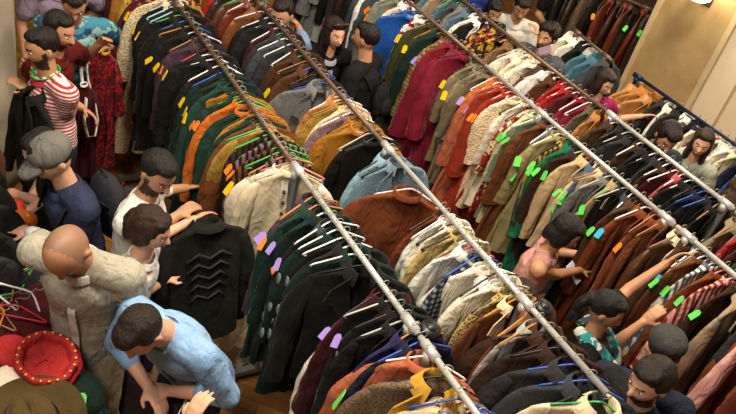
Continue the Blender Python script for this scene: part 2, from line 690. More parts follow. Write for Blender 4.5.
def garment(kind, color, fab='cloth', c2=None, c3=None, tags='', gap=.08, v=None, extra='', sleeves=True, front=None):
    """one garment with its parts; returns its body mesh object"""
    v = RNG.randrange(8) if v is None else v
    hexc = CN.get(color, color)
    m = mat(hexc, fab, CN.get(c2, c2), CN.get(c3, c3))
    o = link(kind, body_pool(kind, v), None, m)
    sl = []
    if CUT[kind][6] and sleeves:
        for s in (-1, 1):
            sl.append(link('sleeve', sleeve_pool(kind, v, s), o, m))
    trim = mat(CN.get(front, front), 'cloth') if front else m
    if kind in ('jacket', 'coat'):
        link('collar', part_pool('collar'), o, trim)
        for s in 'lr':
            link('lapel', part_pool('lapel', s), o, trim)
    elif kind in ('shirt',):
        link('collar', part_pool('collar'), o, trim)
        link('placket', part_pool('placket'), o, trim)
    elif kind in ('blouse', 'dress'):
        link('ruffle' if 'ruffle' in extra else 'neckband', part_pool('ruffle' if 'ruffle' in extra else 'band'), o, trim)
    else:
        link('neckband', part_pool('band'), o, trim)
    if 'buttons' in extra:
        bc = mat('#23201c' if 'dark' in extra else '#b9a66a', 'plastic')
        if kind == 'dress':
            q = link('placket', part_pool('placket'), o, m)
            q.location = (0, -.022, 0)
        for i in range(7):
            q = link('button', part_pool('button'), o, bc)
            q.location = (0, -.074 if kind == 'dress' else -.062, -.15 - .065 * i)
    if 'medal' in extra:
        for i in range(5):
            q = link('medallion', part_pool('medallion'), o, mat('#6f7670', 'satin'), 'grey satin patch')
            q.location = (-CUT[kind][0] - .050 - .004 * i, -.012 + .03 * (i % 2), -.30 - .095 * i)
        for i in range(3):
            q = link('medallion', part_pool('medallion'), o, mat('#6f7670', 'satin'), 'grey satin patch')
            q.location = (-.10 + .01 * i, -.062, -.30 - .10 * i)
            q.rotation_euler = (0, 0, R(90))
    hw = CUT[kind][0]
    for i, t in enumerate(tags):
        hx, nm = TAGC[t]
        q = link('price_tag', part_pool('tag'), o, mat(hx, 'paper'), nm + ' price tag')
        q.location = (-hw - .062 + .006 * i, RNG.uniform(-.02, .02), -.20 - .10 * i - RNG.uniform(0, .07))
        q.rotation_euler = (RNG.uniform(-.5, .5), R(20) + RNG.uniform(-.1, .2), RNG.uniform(-.3, .3))
    o.scale = (1, max(.5, min(1.35, gap / .085)), 1)
    o['tag_colour'] = TAGC[tags[0]][1] if tags else ''
    return o


def hanger(loc, rz, code='w'):
    hx, nm = HANGC[code]
    h = link('clothes_hanger', part_pool('hanger_body'), None, mat(hx, 'plastic'))
    k = link('hook', part_pool('hook'), h, mat('#98958e', 'metal'))
    h.location = loc
    h.rotation_euler = rz
    return h


def hang(rail, x, y, z, look, o, code, rot):
    dz = RNG.choice((RNG.uniform(-.012, .006), RNG.uniform(-.012, .004), RNG.uniform(-.034, -.012)))
    dx = RNG.uniform(-.03, .03)
    dz *= .6
    loc = Vector((x + dx, y, z + dz)) * G
    o.location = loc
    o.scale = (o.scale.x * G * 1.08, o.scale.y * G, o.scale.z * G * 1.03)
    o.rotation_euler = rot
    h = None
    if code:
        h = hanger((x * G, y * G, z * G), rot, code)
        h.scale = (G * 1.08, G, G)
    ITEMS.append(dict(rail=rail, y=y, look=look, o=o, h=h, code=code))


def hang_row(rail, x, z, rows, lean=0.0):
    """rows of (y, kind, colour, fabric, options)"""
    rows = sorted(rows, key=lambda r: -r[0])
    for i, r in enumerate(rows):
        y, kind, color, fab, op = (list(r) + [{}])[:5]
        op = dict(op)
        up = rows[i - 1][0] - y if i else .09
        dn = y - rows[i + 1][0] if i < len(rows) - 1 else .09
        gap = min(up, dn)
        code = op.pop('h', RNG.choice('wwwkksg'))
        if code == 'w':
            code = RNG.choice('wwwwwkks')
        rz = op.pop('rz', RNG.gauss(-3, 6))
        rx = op.pop('rx', RNG.uniform(-4, 4))
        dz = op.pop('dz', 0)
        sc = op.pop('s', 1)
        o = garment(kind, color, fab, gap=op.pop('gap', gap), **op)
        o.scale = (o.scale.x * sc, o.scale.y, o.scale.z * sc)
        hang(rail, x + RNG.uniform(-.012, .012), y, z + .022 + dz, look_of(color, fab, kind), o, code, (R(rx), R(RNG.uniform(-4, 4)), R(rz)))


def fill(y0, y1, step, choices):
    """a run of similar garments between two places on a rail"""
    out = []
    y = y0
    i = 0
    while y > y1:
        k, c, f, op = choices[i % len(choices)]
        out.append((y, k, c, f, op))
        y -= step * RNG.uniform(.85, 1.15)
        i += 1
    return out


def finish_labels():
    """every hanging garment and its hanger gets a label that singles it out"""
    by = {}
    for it in ITEMS:
        by.setdefault(it['rail'], []).append(it)
    used = {}
    ORD = ['', 'first', 'second', 'third', 'fourth', 'fifth', 'sixth', 'seventh', 'eighth', 'ninth', 'tenth', 'eleventh', 'twelfth']
    for rail, its in by.items():
        its.sort(key=lambda q: q['y'])
        cnt = {}
        for q in its:
            cnt[q['look']] = cnt.get(q['look'], 0) + 1
        seen = {}
        for i, q in enumerate(its):
            nb = its[i - 1]['look'] if i else None
            nx = its[i + 1]['look'] if i < len(its) - 1 else None
            tg = q['o'].get('tag_colour', '')
            name = q['look'] + (' with %s tag' % tg if tg else '')
            k = q['look']
            seen[k] = seen.get(k, 0) + 1
            if cnt[k] == 1:
                s = '%s on the %s' % (name, rail)
                short = '%s on the %s' % (k, rail)
            elif cnt[k] == 2:
                w = 'nearer' if seen[k] == 1 else 'farther'
                s = '%s of the two %ss on the %s' % (w, k, rail)
                short = '%s %s on the %s' % (w, k, rail)
            else:
                n = seen[k]
                if n == cnt[k]:
                    w = 'farthest'
                elif n == 1:
                    w = 'nearest'
                else:
                    w = ORD[n] + ' nearest' if n < len(ORD) else 'another'
                s = '%s of the %ss on the %s' % (w, k, rail)
                short = '%s %s on the %s' % (w, k, rail)
            q['o']['label'] = s
            q['o']['category'] = k.split()[-1] if k.split()[-1] not in ('robe', 'tunic') else k.split()[-1]
            q['o']['group'] = 'clothes on the ' + rail
            if 'tag_colour' in q['o']:
                del q['o']['tag_colour']
            if q['h']:
                q['h']['label'] = '%s hanger holding the %s' % (HANGC[q['code']][1], short)
                q['h']['category'] = 'hanger'
                q['h']['group'] = 'hangers on the ' + rail
# ------------------------------------------------------------------ people
def ik(a, b, l1, l2, pole):
    a, b, pole = Vector(a), Vector(b), Vector(pole)
    d = b - a
    L = d.length
    mx = (l1 + l2) * .985
    if L > mx:
        b = a + d * (mx / L)
        d = b - a
        L = mx
    L = max(L, abs(l1 - l2) + .03)
    t = d.normalized()
    p = pole - t * pole.dot(t)
    p = p.normalized() if p.length > 1e-4 else t.orthogonal().normalized()
    x = (l1 * l1 - l2 * l2 + L * L) / (2 * L)
    h = math.sqrt(max(0, l1 * l1 - x * x))
    return a + t * x + p * h, a + t * L


def head_solid(mb, M, k, female=False):
    """head with brow, nose, lips, chin and ears; M places it (y forward, z up, origin mid head)"""
    nu, nv = 40, 30
    rings = []
    for j in range(1, nv):
        a = pi * j / nv
        ring = []
        for i in range(nu):
            b = 2 * pi * i / nu
            d = Vector((math.sin(a) * math.cos(b), math.sin(a) * math.sin(b), -math.cos(a)))
            low = max(0, -d.z)
            p = Vector((.076 * d.x * (1 - .30 * low ** 1.6), .098 * d.y, .120 * d.z))
            if d.y > 0:
                p.y *= 1 - .10 * (1 - abs(d.x)) * max(0, d.z)
                p.y += .012 * low * d.y
            else:
                p.y *= 1 + .04 * max(0, d.z)
                p.y *= 1 - .35 * low
            if d.y > .2:
                ex = math.exp(-((abs(p.x) - .031) / .014) ** 2 - ((p.z - .006) / .012) ** 2)
                p.y -= .011 * ex
                br = math.exp(-(p.x / .05) ** 2 - ((p.z - .027) / .010) ** 2)
                p.y += .004 * br
                ck = math.exp(-((abs(p.x) - .042) / .018) ** 2 - ((p.z + .022) / .02) ** 2)
                p.y += .004 * ck
                ch = math.exp(-(p.x / .022) ** 2 - ((p.z + .102) / .016) ** 2)
                p.y += .012 * ch
            ring.append(M @ (p * k))
        rings.append(ring)
    mb.rings(rings, True, True)
    q = M.to_3x3().normalized()
    # nose, lips, ears
    mb.capsule(M @ (Vector((0, .090, .012)) * k), M @ (Vector((0, .110, -.028)) * k), .009 * k, .0135 * k, 10)
    for s in (-1, 1):
        mb.ell(M @ (Vector((s * .010, .101, -.031)) * k), (.008 * k, .009 * k, .007 * k), q, 8, 6)
        mb.ell(M @ (Vector((s * .078, -.008, -.008)) * k), (.009 * k, .019 * k, .032 * k), q @ Matrix.Rotation(s * .35, 3, 'Z'), 12, 10)
    mb.ell(M @ (Vector((0, .094, -.058)) * k), (.024 * k, .010 * k, .0065 * k), q, 12, 8)
    mb.ell(M @ (Vector((0, .092, -.068)) * k), (.020 * k, .010 * k, .0065 * k), q, 12, 8)


def hand_solid(mb, W, d, n, k, side, curl=.5, spread=.10):
    """palm, four unequal fingers with knuckle bends, and a thumb from the side of the palm"""
    d = d.normalized()
    n = (n - d * n.dot(d)).normalized()
    u = d.cross(n)          # across the palm
    mb.capsule(W - d * .01 * k, W + d * .05 * k, .026 * k, .034 * k, 12, 1.1, .5, u)
    mb.capsule(W + d * .03 * k, W + d * .078 * k, .034 * k, .036 * k, 12, 1.12, .38, u)
    for i, (off, l) in enumerate(((-.030, .062), (-.010, .076), (.011, .071), (.030, .056))):
        p = W + d * .082 * k + u * off * k
        dd = (d + u * (off * spread * 30 * .3)).normalized()
        r = .0092 * k
        for j, f in enumerate((.42, .32, .26)):
            a = curl * (.55 + .35 * j)
            dd = (dd * math.cos(a) + n * math.sin(a)).normalized()
            q = p + dd * l * f * 1.15 * k
            mb.capsule(p, q, r, r * .92, 8)
            p = q
            r *= .92
    tb = W + d * .022 * k - u * side * .026 * k
    t1 = tb + (d * .6 - u * side * .75 + n * .35).normalized() * .038 * k
    t2 = t1 + (d * .9 - u * side * .15 + n * (.3 + curl * .4)).normalized() * .030 * k
    mb.capsule(tb, t1, .0125 * k, .011 * k, 8)
    mb.capsule(t1, t2, .011 * k, .009 * k, 8)


HAIR_SHAPES = {
    'short': [((0, -.022, .034), (.083, .092, .092)), ((0, .020, .088), (.062, .062, .036))],
    'thick': [((0, -.024, .036), (.089, .098, .098)), ((0, .026, .092), (.070, .066, .040)), ((0, -.05, -.03), (.068, .055, .06))],
    'curly': [((0, -.024, .040), (.097, .103, .100)), ((0, .026, .096), (.074, .066, .044)), ((0, -.06, -.02), (.078, .06, .07))],
    'wavy': [((0, -.028, .034), (.094, .104, .098)), ((0, .028, .090), (.064, .058, .034)), ((.070, -.02, -.03), (.030, .055, .06)), ((-.070, -.02, -.03), (.030, .055, .06)), ((0, -.095, -.01), (.075, .06, .085)), ((.01, -.10, -.08), (.05, .04, .06))],
    'bob': [((0, -.024, .034), (.090, .098, .096)), ((0, .030, .090), (.064, .058, .034)), ((.068, -.006, -.03), (.026, .062, .085)), ((-.068, -.006, -.03), (.026, .062, .085)), ((0, -.068, -.05), (.078, .045, .09))],
    'long': [((0, -.024, .036), (.090, .100, .096)), ((0, .026, .090), (.064, .060, .036)), ((.070, .004, -.06), (.026, .055, .12)), ((-.070, .004, -.06), (.026, .055, .12)), ((0, -.072, -.08), (.085, .046, .14)), ((0, -.078, -.19), (.085, .036, .12)), ((.070, .0, -.17), (.030, .045, .10)), ((-.070, .0, -.17), (.030, .045, .10))],
    'bun': [((0, -.022, .034), (.085, .096, .094)), ((0, .026, .088), (.064, .058, .034)), ((0, -.118, .030), (.045, .042, .045))],
    'pony': [((0, -.022, .034), (.086, .096, .094)), ((0, .026, .088), (.064, .058, .034)), ((0, -.110, .01), (.040, .040, .042)), ((.01, -.130, -.06), (.042, .035, .08)), ((.02, -.118, -.14), (.036, .03, .07))],
}
PEOPLE = {}
EYE = None


def person(px, py, look, face, label, lean=8, hp=15, hy=0, hroll=0, hr=None, hl=None, skin='#b07a58', hair='short', hairc='#1a120d', beard=None, top='tee', topc='#1b1b1b', topm='cloth', topc2=None, legc='#20232b', h=1.68, fem=False, side=0, drop=0, vox=.0068, cap=None, curl=.5, inner=None, legs='trousers', turn=0, name=None, group='shoppers', el=None, er=None, hem=0, reach=.43, shaved=None):
    """a standing figure whose head the photograph shows at (px, py)"""
    k = h / 1.75
    kh = k * (.93 if fem else 1.0)
    th = R(lean)
    hpz = .93 * k - drop
    hz = hpz + .52 * k * math.cos(th) + .178 * k * math.cos(th + R(hp) * .6) + 0
    hw_ = at(px, py, hz)
    yaw = heading(px, py, hz, *face) + R(turn)
    f = Vector((math.sin(yaw), math.cos(yaw), 0))
    rt = Vector((math.cos(yaw), -math.sin(yaw), 0))
    back = .52 * k * math.sin(th) + .178 * k * math.sin(th + R(hp) * .6)
    base = hw_ - f * back
    root = empty('person', (base.x, base.y, 0), -yaw)
    tag(root, label, 'person', group)
    inv = Matrix.Rotation(yaw, 4, 'Z') @ Matrix.Translation((-base.x, -base.y, 0))
    loc = lambda p: (inv @ Vector(p))
    X, Yv, Z = Vector((1, 0, 0)), Vector((0, 1, 0)), Vector((0, 0, 1))
    sr = R(side)
    up = Vector((math.sin(sr), math.sin(th), math.cos(th))).normalized()     # spine direction
    fw = Vector((0, math.cos(th), -math.sin(th)))
    pel = Vector((0, 0, hpz))
    c7 = pel + up * .52 * k
    tilt = th + R(hp) * .6
    head = c7 + Vector((0, math.sin(tilt), math.cos(tilt))) * .178 * k
    ha = -(th * .35 + R(hp))
    HM = Matrix.Translation(head) @ Matrix.Rotation(-R(hy), 4, 'Z') @ Matrix.Rotation(ha, 4, 'X') @ Matrix.Rotation(R(hroll), 4, 'Y')
    sw = (.165 if fem else .19) * k
    sho = {s: c7 - up * .055 * k + X * s * sw for s in (-1, 1)}
    # arms
    arm = {}
    for s, tgt in ((1, hr), (-1, hl)):
        if tgt is None:
            w = sho[s] + Vector((s * .06, .10, -.50)) * k
        elif tgt == 'front':
            w = pel + Vector((s * .10, .30, .16)) * k
        else:
            if len(tgt) == 3:
                w = loc(at(*tgt))
            else:                     # most comfortable reach along the sight line
                best = min((abs((loc(at(tgt[0], tgt[1], z)) - sho[s]).length - reach * k) + .5 * abs(z - sho[s].z + .28), z) for z in np.arange(.6, 2.0, .02))
                w = loc(at(tgt[0], tgt[1], best[1]))
        pole = {1: er, -1: el}[s] or (s * .55, -.55, -.85)
        e, w = ik(sho[s], w, .285 * k, .255 * k, Vector(pole))
        arm[s] = (e, w)
    hip = {s: pel + X * s * .085 * k - Z * .02 for s in (-1, 1)}
    leg = {}
    for s in (-1, 1):
        an = Vector((s * .10 * k, -.03 + .06 * s * (.5), .085 * k))
        kn, an = ik(hip[s], an, .43 * k, .425 * k, Vector((s * .1, 1, 0)))
        leg[s] = (kn, an)

    # --- one continuous body
    b = MB()
    head_solid(b, HM, kh, fem)
    b.capsule(c7 - up * .05 * k, head - Vector((0, math.sin(tilt), math.cos(tilt))) * .05 * k, .062 * k * (.88 if fem else 1), .055 * k * (.86 if fem else 1), 16)
    wd = .88 if fem else 1.0
    b.capsule(pel, pel + up * .16 * k, .155 * k, .135 * k * wd, 18, 1, .68, X)
    b.capsule(pel + up * .14 * k, c7 - up * .16 * k, .132 * k * wd, .155 * k * wd, 18, 1, .70, X)
    b.capsule(c7 - up * .17 * k, c7 - up * .10 * k, .155 * k * wd, .12 * k * wd, 18, 1.05, .62, X)
    for s in (-1, 1):
        e, w = arm[s]
        b.capsule(c7 - up * .045 * k, sho[s], .060 * k, .056 * k, 14)
        b.capsule(sho[s], e, .052 * k * wd, .039 * k * wd, 14)
        b.capsule(e, w, .041 * k * wd, .027 * k * wd, 14)
        d = (w - e).normalized()
        n = (Vector((-s * .6, .2, -.75)))
        hand_solid(b, w, d, n, k * (.92 if fem else 1), s, curl)
        kn, an = leg[s]
        b.capsule(hip[s], kn, .078 * k, .052 * k, 14)
        b.capsule(kn, an, .050 * k, .034 * k, 14)
        b.capsule(an - Z * .03 * k, an + Vector((0, .14, -.06)) * k, .035 * k, .03 * k, 10)
    me = cooked(b, vox, 2, 'body')
    body = link('body', me, root, mat(skin, 'skin'))
    # lips and brows take their own colour on the same skin
    lipm, brm = mat('#8f4a3c', 'skin'), mat(hairc, 'hair')
    me.materials.append(lipm)
    me.materials.append(brm)
    HI = HM.inverted()
    n = len(me.vertices)
    co = np.empty(n * 3, np.float32)
    me.vertices.foreach_get('co', co)
    co = co.reshape(-1, 3)
    A = np.array(HI)
    hc = (co @ A[:3, :3].T + A[:3, 3]) / kh
    vi = np.zeros(n, int)
    vi[(np.abs(hc[:, 0]) < .022) & (np.abs(hc[:, 2] + .063) < .0085) & (hc[:, 1] > .085)] = 1
    vi[(np.abs(np.abs(hc[:, 0]) - .032) < .017) & (np.abs(hc[:, 2] - .029) < .0045) & (hc[:, 1] > .06)] = 2
    if beard:
        me.materials.append(mat(beard, 'hair'))
        jaw = (hc[:, 2] < -.040 - .55 * np.clip(hc[:, 1] - .04, 0, .03)) & (hc[:, 2] > -.125) & (hc[:, 1] > .008) & (np.abs(hc[:, 0]) < .09)
        side_ = (np.abs(hc[:, 0]) > .052) & (hc[:, 2] < .0) & (hc[:, 2] > -.06) & (hc[:, 1] > .004) & (hc[:, 1] < .034) & (np.abs(hc[:, 0]) < .08)
        mus = (np.abs(hc[:, 0]) < .030) & (np.abs(hc[:, 2] + .047) < .0065) & (hc[:, 1] > .07)
        sel = (jaw | side_ | mus) & (vi == 0)
        sel &= (np.linalg.norm(hc, axis=1) < .14)
        vi[sel] = 3
    if shaved:
        while len(me.materials) < 5:
            me.materials.append(mat(shaved, 'skin'))
        sel = (hc[:, 1] < .035 - .35 * np.clip(hc[:, 2], 0, 1)) & (hc[:, 2] > -.035) & (np.linalg.norm(hc, axis=1) < .16) & (np.abs(hc[:, 0]) < .079) & (vi == 0)
        vi[sel] = 4
    li = np.empty(len(me.polygons), int)
    for i, p in enumerate(me.polygons):
        li[i] = vi[p.vertices[0]]
    me.polygons.foreach_set('material_index', li)
    # --- eyes
    for s in (-1, 1):
        e = MB()
        e.ell((0, 0, 0), (.0115 * kh, .0115 * kh, .0058 * kh), None, 12, 8)
        em = e.mesh('eye')
        eo = link('eye', em, root, mat('#ded8cf', 'plastic'))
        eo.matrix_local = HM @ Matrix.Translation(Vector((s * .031, .0765, .004)) * kh)
        e = MB()
        e.ell((0, .0085 * kh, -.001), (.0062 * kh, .0048 * kh, .0058 * kh), None, 10, 6)
        link('iris', e.mesh('iris'), eo, mat('#1c1009', 'plastic'))
    # --- hair
    rough = {'curly': .010, 'thick': .005, 'wavy': .008}.get(hair, .0035)
    if hair in HAIR_SHAPES:
        b = MB()
        q = HM.to_3x3()
        for c, r in HAIR_SHAPES[hair]:
            b.ell(HM @ (Vector(c) * kh), [x * kh for x in r], q, 26, 18)
        hm = cooked(b, .0065, 3, 'hair', lambda c: wobble(c, 90, 3) * rough + wobble(c, 40, 5) * rough * .6)
        link('hair', hm, root, mat(hairc, 'hair'))
    if cap:
        b = MB()
        q = HM.to_3x3()
        b.ell(HM @ (Vector((0, -.012, .050)) * kh), (.094 * kh, .112 * kh, .085 * kh), q, 26, 18)
        cm = link('cap', cooked(b, .007, 3, 'cap', lambda c: wobble(c, 30, 9) * .002), root, mat(cap, 'cloth'))
        b = MB()
        rows = []
        for j in range(7):
            s = j / 6
            y = .070 + .105 * s
            w = .078 * math.sqrt(max(.05, 1 - (s * .93) ** 2.6))
            zc = .048 - .022 * s
            rows.append([HM @ (Vector((w * t, y, zc - .020 * t * t + dz)) * kh) for t, dz in ((-1, 0), (-.5, .003), (0, .005), (.5, .003), (1, 0), (.5, -.004), (0, -.003), (-.5, -.004))])
        b.rings(rows, True, True)
        link('brim', b.mesh('brim'), cm, mat(cap, 'cloth'))
        b = MB()
        b.ell(HM @ (Vector((0, -.012, .136)) * kh), (.007 * kh, .007 * kh, .004 * kh), None, 10, 8)
        link('cap_button', b.mesh('cap_button'), cm, mat(cap, 'cloth'))
    # --- top
    if top:
        g = .016 * k
        long_ = top in ('shirt', 'jacket', 'sweater')
        b = MB()
        lo = {'tee': .01, 'tank': .02, 'shirt': -.12, 'jacket': -.12, 'sweater': -.04, 'blouse': -.06}[top] - hem
        b.capsule(pel + up * (lo + .02) * k + up * .05 * k, pel + up * .17 * k, (.150 + (.02 if long_ else 0)) * k + g, .142 * k * wd + g, 20, 1.02, .74, X)
        b.capsule(pel + up * lo * k, pel + up * (lo + .1) * k, .148 * k + g, .148 * k + g, 20, 1.02, .72, X, 2)
        b.capsule(pel + up * .14 * k, c7 - up * .16 * k, .138 * k * wd + g, .160 * k * wd + g, 20, 1, .73, X)
        b.capsule(c7 - up * .17 * k, c7 - up * (.10 if top != 'tank' else .12) * k, .158 * k * wd + g, .122 * k * wd + g, 20, 1.05, .66, X)
        for s in (-1, 1):
            e, w = arm[s]
            if top == 'tank':
                b.capsule(c7 - up * .13 * k + X * s * .085 * k, c7 - up * .045 * k + X * s * .095 * k, .075 * k, .066 * k, 12)
                continue
            b.capsule(c7 - up * .055 * k + X * s * .03, sho[s] - up * .002, .077 * k, .072 * k, 14)
            if top in ('tee', 'blouse'):
                b.capsule(sho[s], sho[s].lerp(e, .62), .066 * k + g * .4, .066 * k + g * .4, 14, caps=2)
            else:
                b.capsule(sho[s], e, .066 * k + g * .4, .054 * k + g * .3, 14)
                roll = .45 if top == 'shirt' else .92
                b.capsule(e, e.lerp(w, roll), .052 * k + g * .3, .046 * k if top == 'shirt' else .037 * k, 14, caps=2)
        sd = hash_str(label) % 997
        tm = cooked(b, .0085, 2, 'top', lambda c: wobble(c, 26, sd) * .005 + wobble(c, 55, sd + 1) * .003)
        nm = {'tee': 't_shirt', 'tank': 'tank_top', 'shirt': 'shirt', 'jacket': 'jacket', 'sweater': 'sweater', 'blouse': 'blouse'}[top]
        to = link(nm, tm, root, mat(topc, topm, topc2) if not isinstance(topc2, tuple) else mat(topc, topm, *topc2))
        # neck edge of the garment
        b = MB()
        rr = []
        cN = c7 - up * .012 * k + fw * .014
        for dz, sc_ in ((-.016, 1.22), (.012, 1.08), (.014, .98), (-.010, 1.05)):
            rr.append([cN + up * dz * k + (X * math.cos(2 * pi * i / 24) * .076 + fw * (math.sin(2 * pi * i / 24) * .074) - up * (.030 * max(0, math.sin(2 * pi * i / 24)))) * k * sc_ * (.9 if fem else 1) for i in range(24)])
        rr.append(rr[0])
        b.rings(rr)
        link('collar', b.mesh('collar'), to, mat(inner or topc, 'cloth'))
        if top in ('shirt', 'jacket', 'blouse'):
            b = MB()
            rows = []
            for i in range(8):
                p = c7 - up * (.10 + .06 * i) * k
                rad = seg(i, [0, 2, 5, 7], [.082, .118, .112, .128]) * k + g * .75
                c = p + fw * rad
                w_ = .016 if top != 'jacket' else .022
                rows.append([c - X * w_, c + X * w_, c + X * w_ + fw * .006, c - X * w_ + fw * .006])
            b.rings(rows, True, True)
            link('placket', b.mesh('placket', False), to, mat(inner or topc, 'cloth'))
    # --- legs and shoes
    if legs:
        b = MB()
        b.capsule(pel - up * .03 * k, pel + up * .07 * k, .158 * k, .150 * k, 18, 1.02, .72, X)
        for s in (-1, 1):
            kn, an = leg[s]
            b.capsule(hip[s], kn, .092 * k, .070 * k, 14)
            b.capsule(kn, an + Z * .0, .068 * k, .055 * k, 14, caps=2)
        sd = hash_str(label) % 991
        if legs == 'skirt':
            b.capsule(pel + Z * .02, Vector((0, 0, .45 * k)), .16 * k, .22 * k, 20, 1, .8, X, 2)
        link('skirt' if legs == 'skirt' else 'trousers', cooked(b, .0105, 2, 'legs', lambda c: wobble(c, 24, sd) * .005), root, mat(legc, 'cloth'))
        for s in (-1, 1):
            kn, an = leg[s]
            b = MB()
            b.capsule(Vector((an.x, an.y - .04 * k, .045)), Vector((an.x + s * .015, an.y + .16 * k, .036)), .043 * k, .038 * k, 12, 1.05, .95, X)
            link('shoe', b.mesh('shoe'), root, mat('#1a1613', 'leather'))
    bpy.context.view_layer.update()
    out = dict(root=root, HM=HM, c7=c7, pel=pel, up=up, fw=fw, sho=sho, arm=arm, k=k, yaw=yaw, base=base, X=X)
    out['W'] = lambda p: Matrix.Translation((base.x, base.y, 0)) @ Matrix.Rotation(-yaw, 4, 'Z') @ Vector(p)
    if name:
        PEOPLE[name] = out
    return out


def backpack(P, label, color, s_=1.0):
    """a soft backpack with a pocket, grab loop and two shoulder straps"""
    k, up, fw, c7, X = P['k'], P['up'], P['fw'], P['c7'], P['X']
    t = empty('backpack', (P['base'].x, P['base'].y, 0), -P['yaw'])
    tag(t, label, 'backpack')
    c = c7 - up * .28 * k - fw * (.12 + .07 * s_)
    m = mat(color, 'cloth')
    b = MB()
    q = Matrix((X, fw, up)).transposed()
    b.ell(c, (.15 * s_, .085 * s_, .22 * s_), q, 24, 16)
    b.capsule(c - up * .12 * s_, c + up * .10 * s_, .13 * s_, .12 * s_, 16, 1.05, .6, X)
    link('bag', cooked(b, .009, 3, 'bag', lambda v: wobble(v, 22, 8) * .005), t, m)
    b = MB()
    b.ell(c - up * .07 * s_ - fw * .075 * s_, (.115 * s_, .045 * s_, .105 * s_), q, 20, 12)
    link('pocket', b.mesh('pocket'), t, m)
    b = MB()
    b.tube([c + up * .20 * s_ + X * x - fw * 0 + up * z for x, z in ((-.03, 0), (-.02, .04), (.02, .04), (.03, 0))], .006, 6)
    link('grab_loop', b.mesh('grab_loop'), t, m)
    for s in (-1, 1):
        b = MB()
        pts = []
        for a in np.linspace(0, 1, 13):
            ang = -pi * .5 + pi * 1.15 * a
            r = Vector((0, 0, 0)) + (c7 - up * .13 * k) + X * s * (.10 + .02 * math.sin(pi * a)) * k
            pts.append(r - fw * math.cos(ang + pi * .0) * .0 + up * (.135 * math.sin(pi * a) * 1.0 - .06 * (1 - a) - .12 * max(0, a - .6)) * k + fw * (-.15 + .30 * a) * k * (.9))
        b.tube(pts, .024, 8, flat=.35)
        link('shoulder_strap', b.mesh('shoulder_strap'), t, m)
    return t
LIGHT, MID, TAN = '#d3a082', '#be8b69', '#b5825f'
# --- the crowd at the upper left
person(60, -34, 0, (.3, 1), 'person in a lilac t-shirt at the top left, head out of view', hp=10, top='tee', topc='#8f7f93', skin=MID, hl=(75, 20, 1.1))
person(74, 3, 0, (.15, 1), 'man in a blue and green floral shirt looking down behind the bearded man', hp=34, top='tee', topm='print', topc='#3f7f96', topc2=('#27496b', '#8fb7b0'), skin=MID, hair='short', hl=(98, 52, 1.15), hr=(88, 60, 1.15))
person(59, 30, 0, (1, .38), 'bearded man in dark red reaching one arm to a gold and maroon robe', hp=10, top='tee', topc='#5a1512', skin=MID, hair='short', beard='#3a281c', hr=(84, 60, 1.15), hl=(100, 44, 1.36))
stripe = person(42, 47, 0, (-1, .2), 'man in a red and white striped t-shirt with a green lanyard', hp=12, lean=5, top='tee', topm='hoop', topc='#b8323a', topc2='#e0d8d0', skin=MID, hair='short', beard='#3a281c', hl=(30, 92, 1.22), hr=(82, 108), hy=10)
person(42, 150, 0, (-1, .3), 'person in a black t-shirt half hidden behind the man in the grey cap', lean=14, drop=.14, hp=20, top='tee', topc='#141414', skin=LIGHT, hair='short', hl=(22, 196, .95), hr=(30, 200, .9))
capman = person(52, 158, 0, (-1, .22), 'man in a grey cap and navy t-shirt sorting clothes at the low table', hp=24, lean=10, top='tee', topc='#2a2f49', skin=LIGHT, hair='short', cap='#65625d', hl=(30, 232), hr=(27, 213), name='cap')
backpack(capman, 'dark backpack on the back of the man in the grey cap', '#26262c')
bald = person(67, 250, 0, (-.6, .8), 'bald man in a pale linen shirt and khaki trousers looking down', lean=12, hp=52, hy=4, hem=.1, h=1.84, er=(.35, -.8, -.5), shaved='#8d6a52', top='shirt', topc='#a39e8d', skin=TAN, hair=None, legc='#8b7c62', hr=(62, 297, 1.1), hl=(98, 340, .95), inner='#d9d6cf', name='bald')
blue = person(141, 331, 0, (-.85, .62), 'man in a light blue shirt bending over a pair of dark trousers', lean=30, hp=40, h=1.74, top='shirt', topc='#86a8cf', skin=LIGHT, hair='short', hairc='#21160f', hr=(148, 386), hl=(172, 391), reach=.37, el=(-1, -.4, .3), er=(1, -.2, -.2), name='blue')
white = person(158, 172, 0, (1, .3), 'bearded man in a white shirt with a black shoulder strap', lean=4, hp=28, hy=28, top='shirt', topc='#dad7d0', skin=MID, hair='short', hairc='#17100c', beard='#3a281c', hr=(178, 215), hl=(186, 188), name='white')
woman = person(152, 229, 0, (1, .34), 'brown haired woman in a white vest lifting a black jacket', lean=8, hp=14, top='tank', topc='#dedad2', skin=LIGHT, hair='wavy', hairc='#2c1a10', fem=True, h=1.6, hl=(194, 219), hr=(165, 280, 1.1), name='woman')
person(206, 462, 0, (-.3, -1), 'person below the frame whose hand holds up a blue hanger', hp=10, lean=5, top='tee', topc='#7a6a58', skin=LIGHT, hl=(187, 428), hr=None, reach=.38)
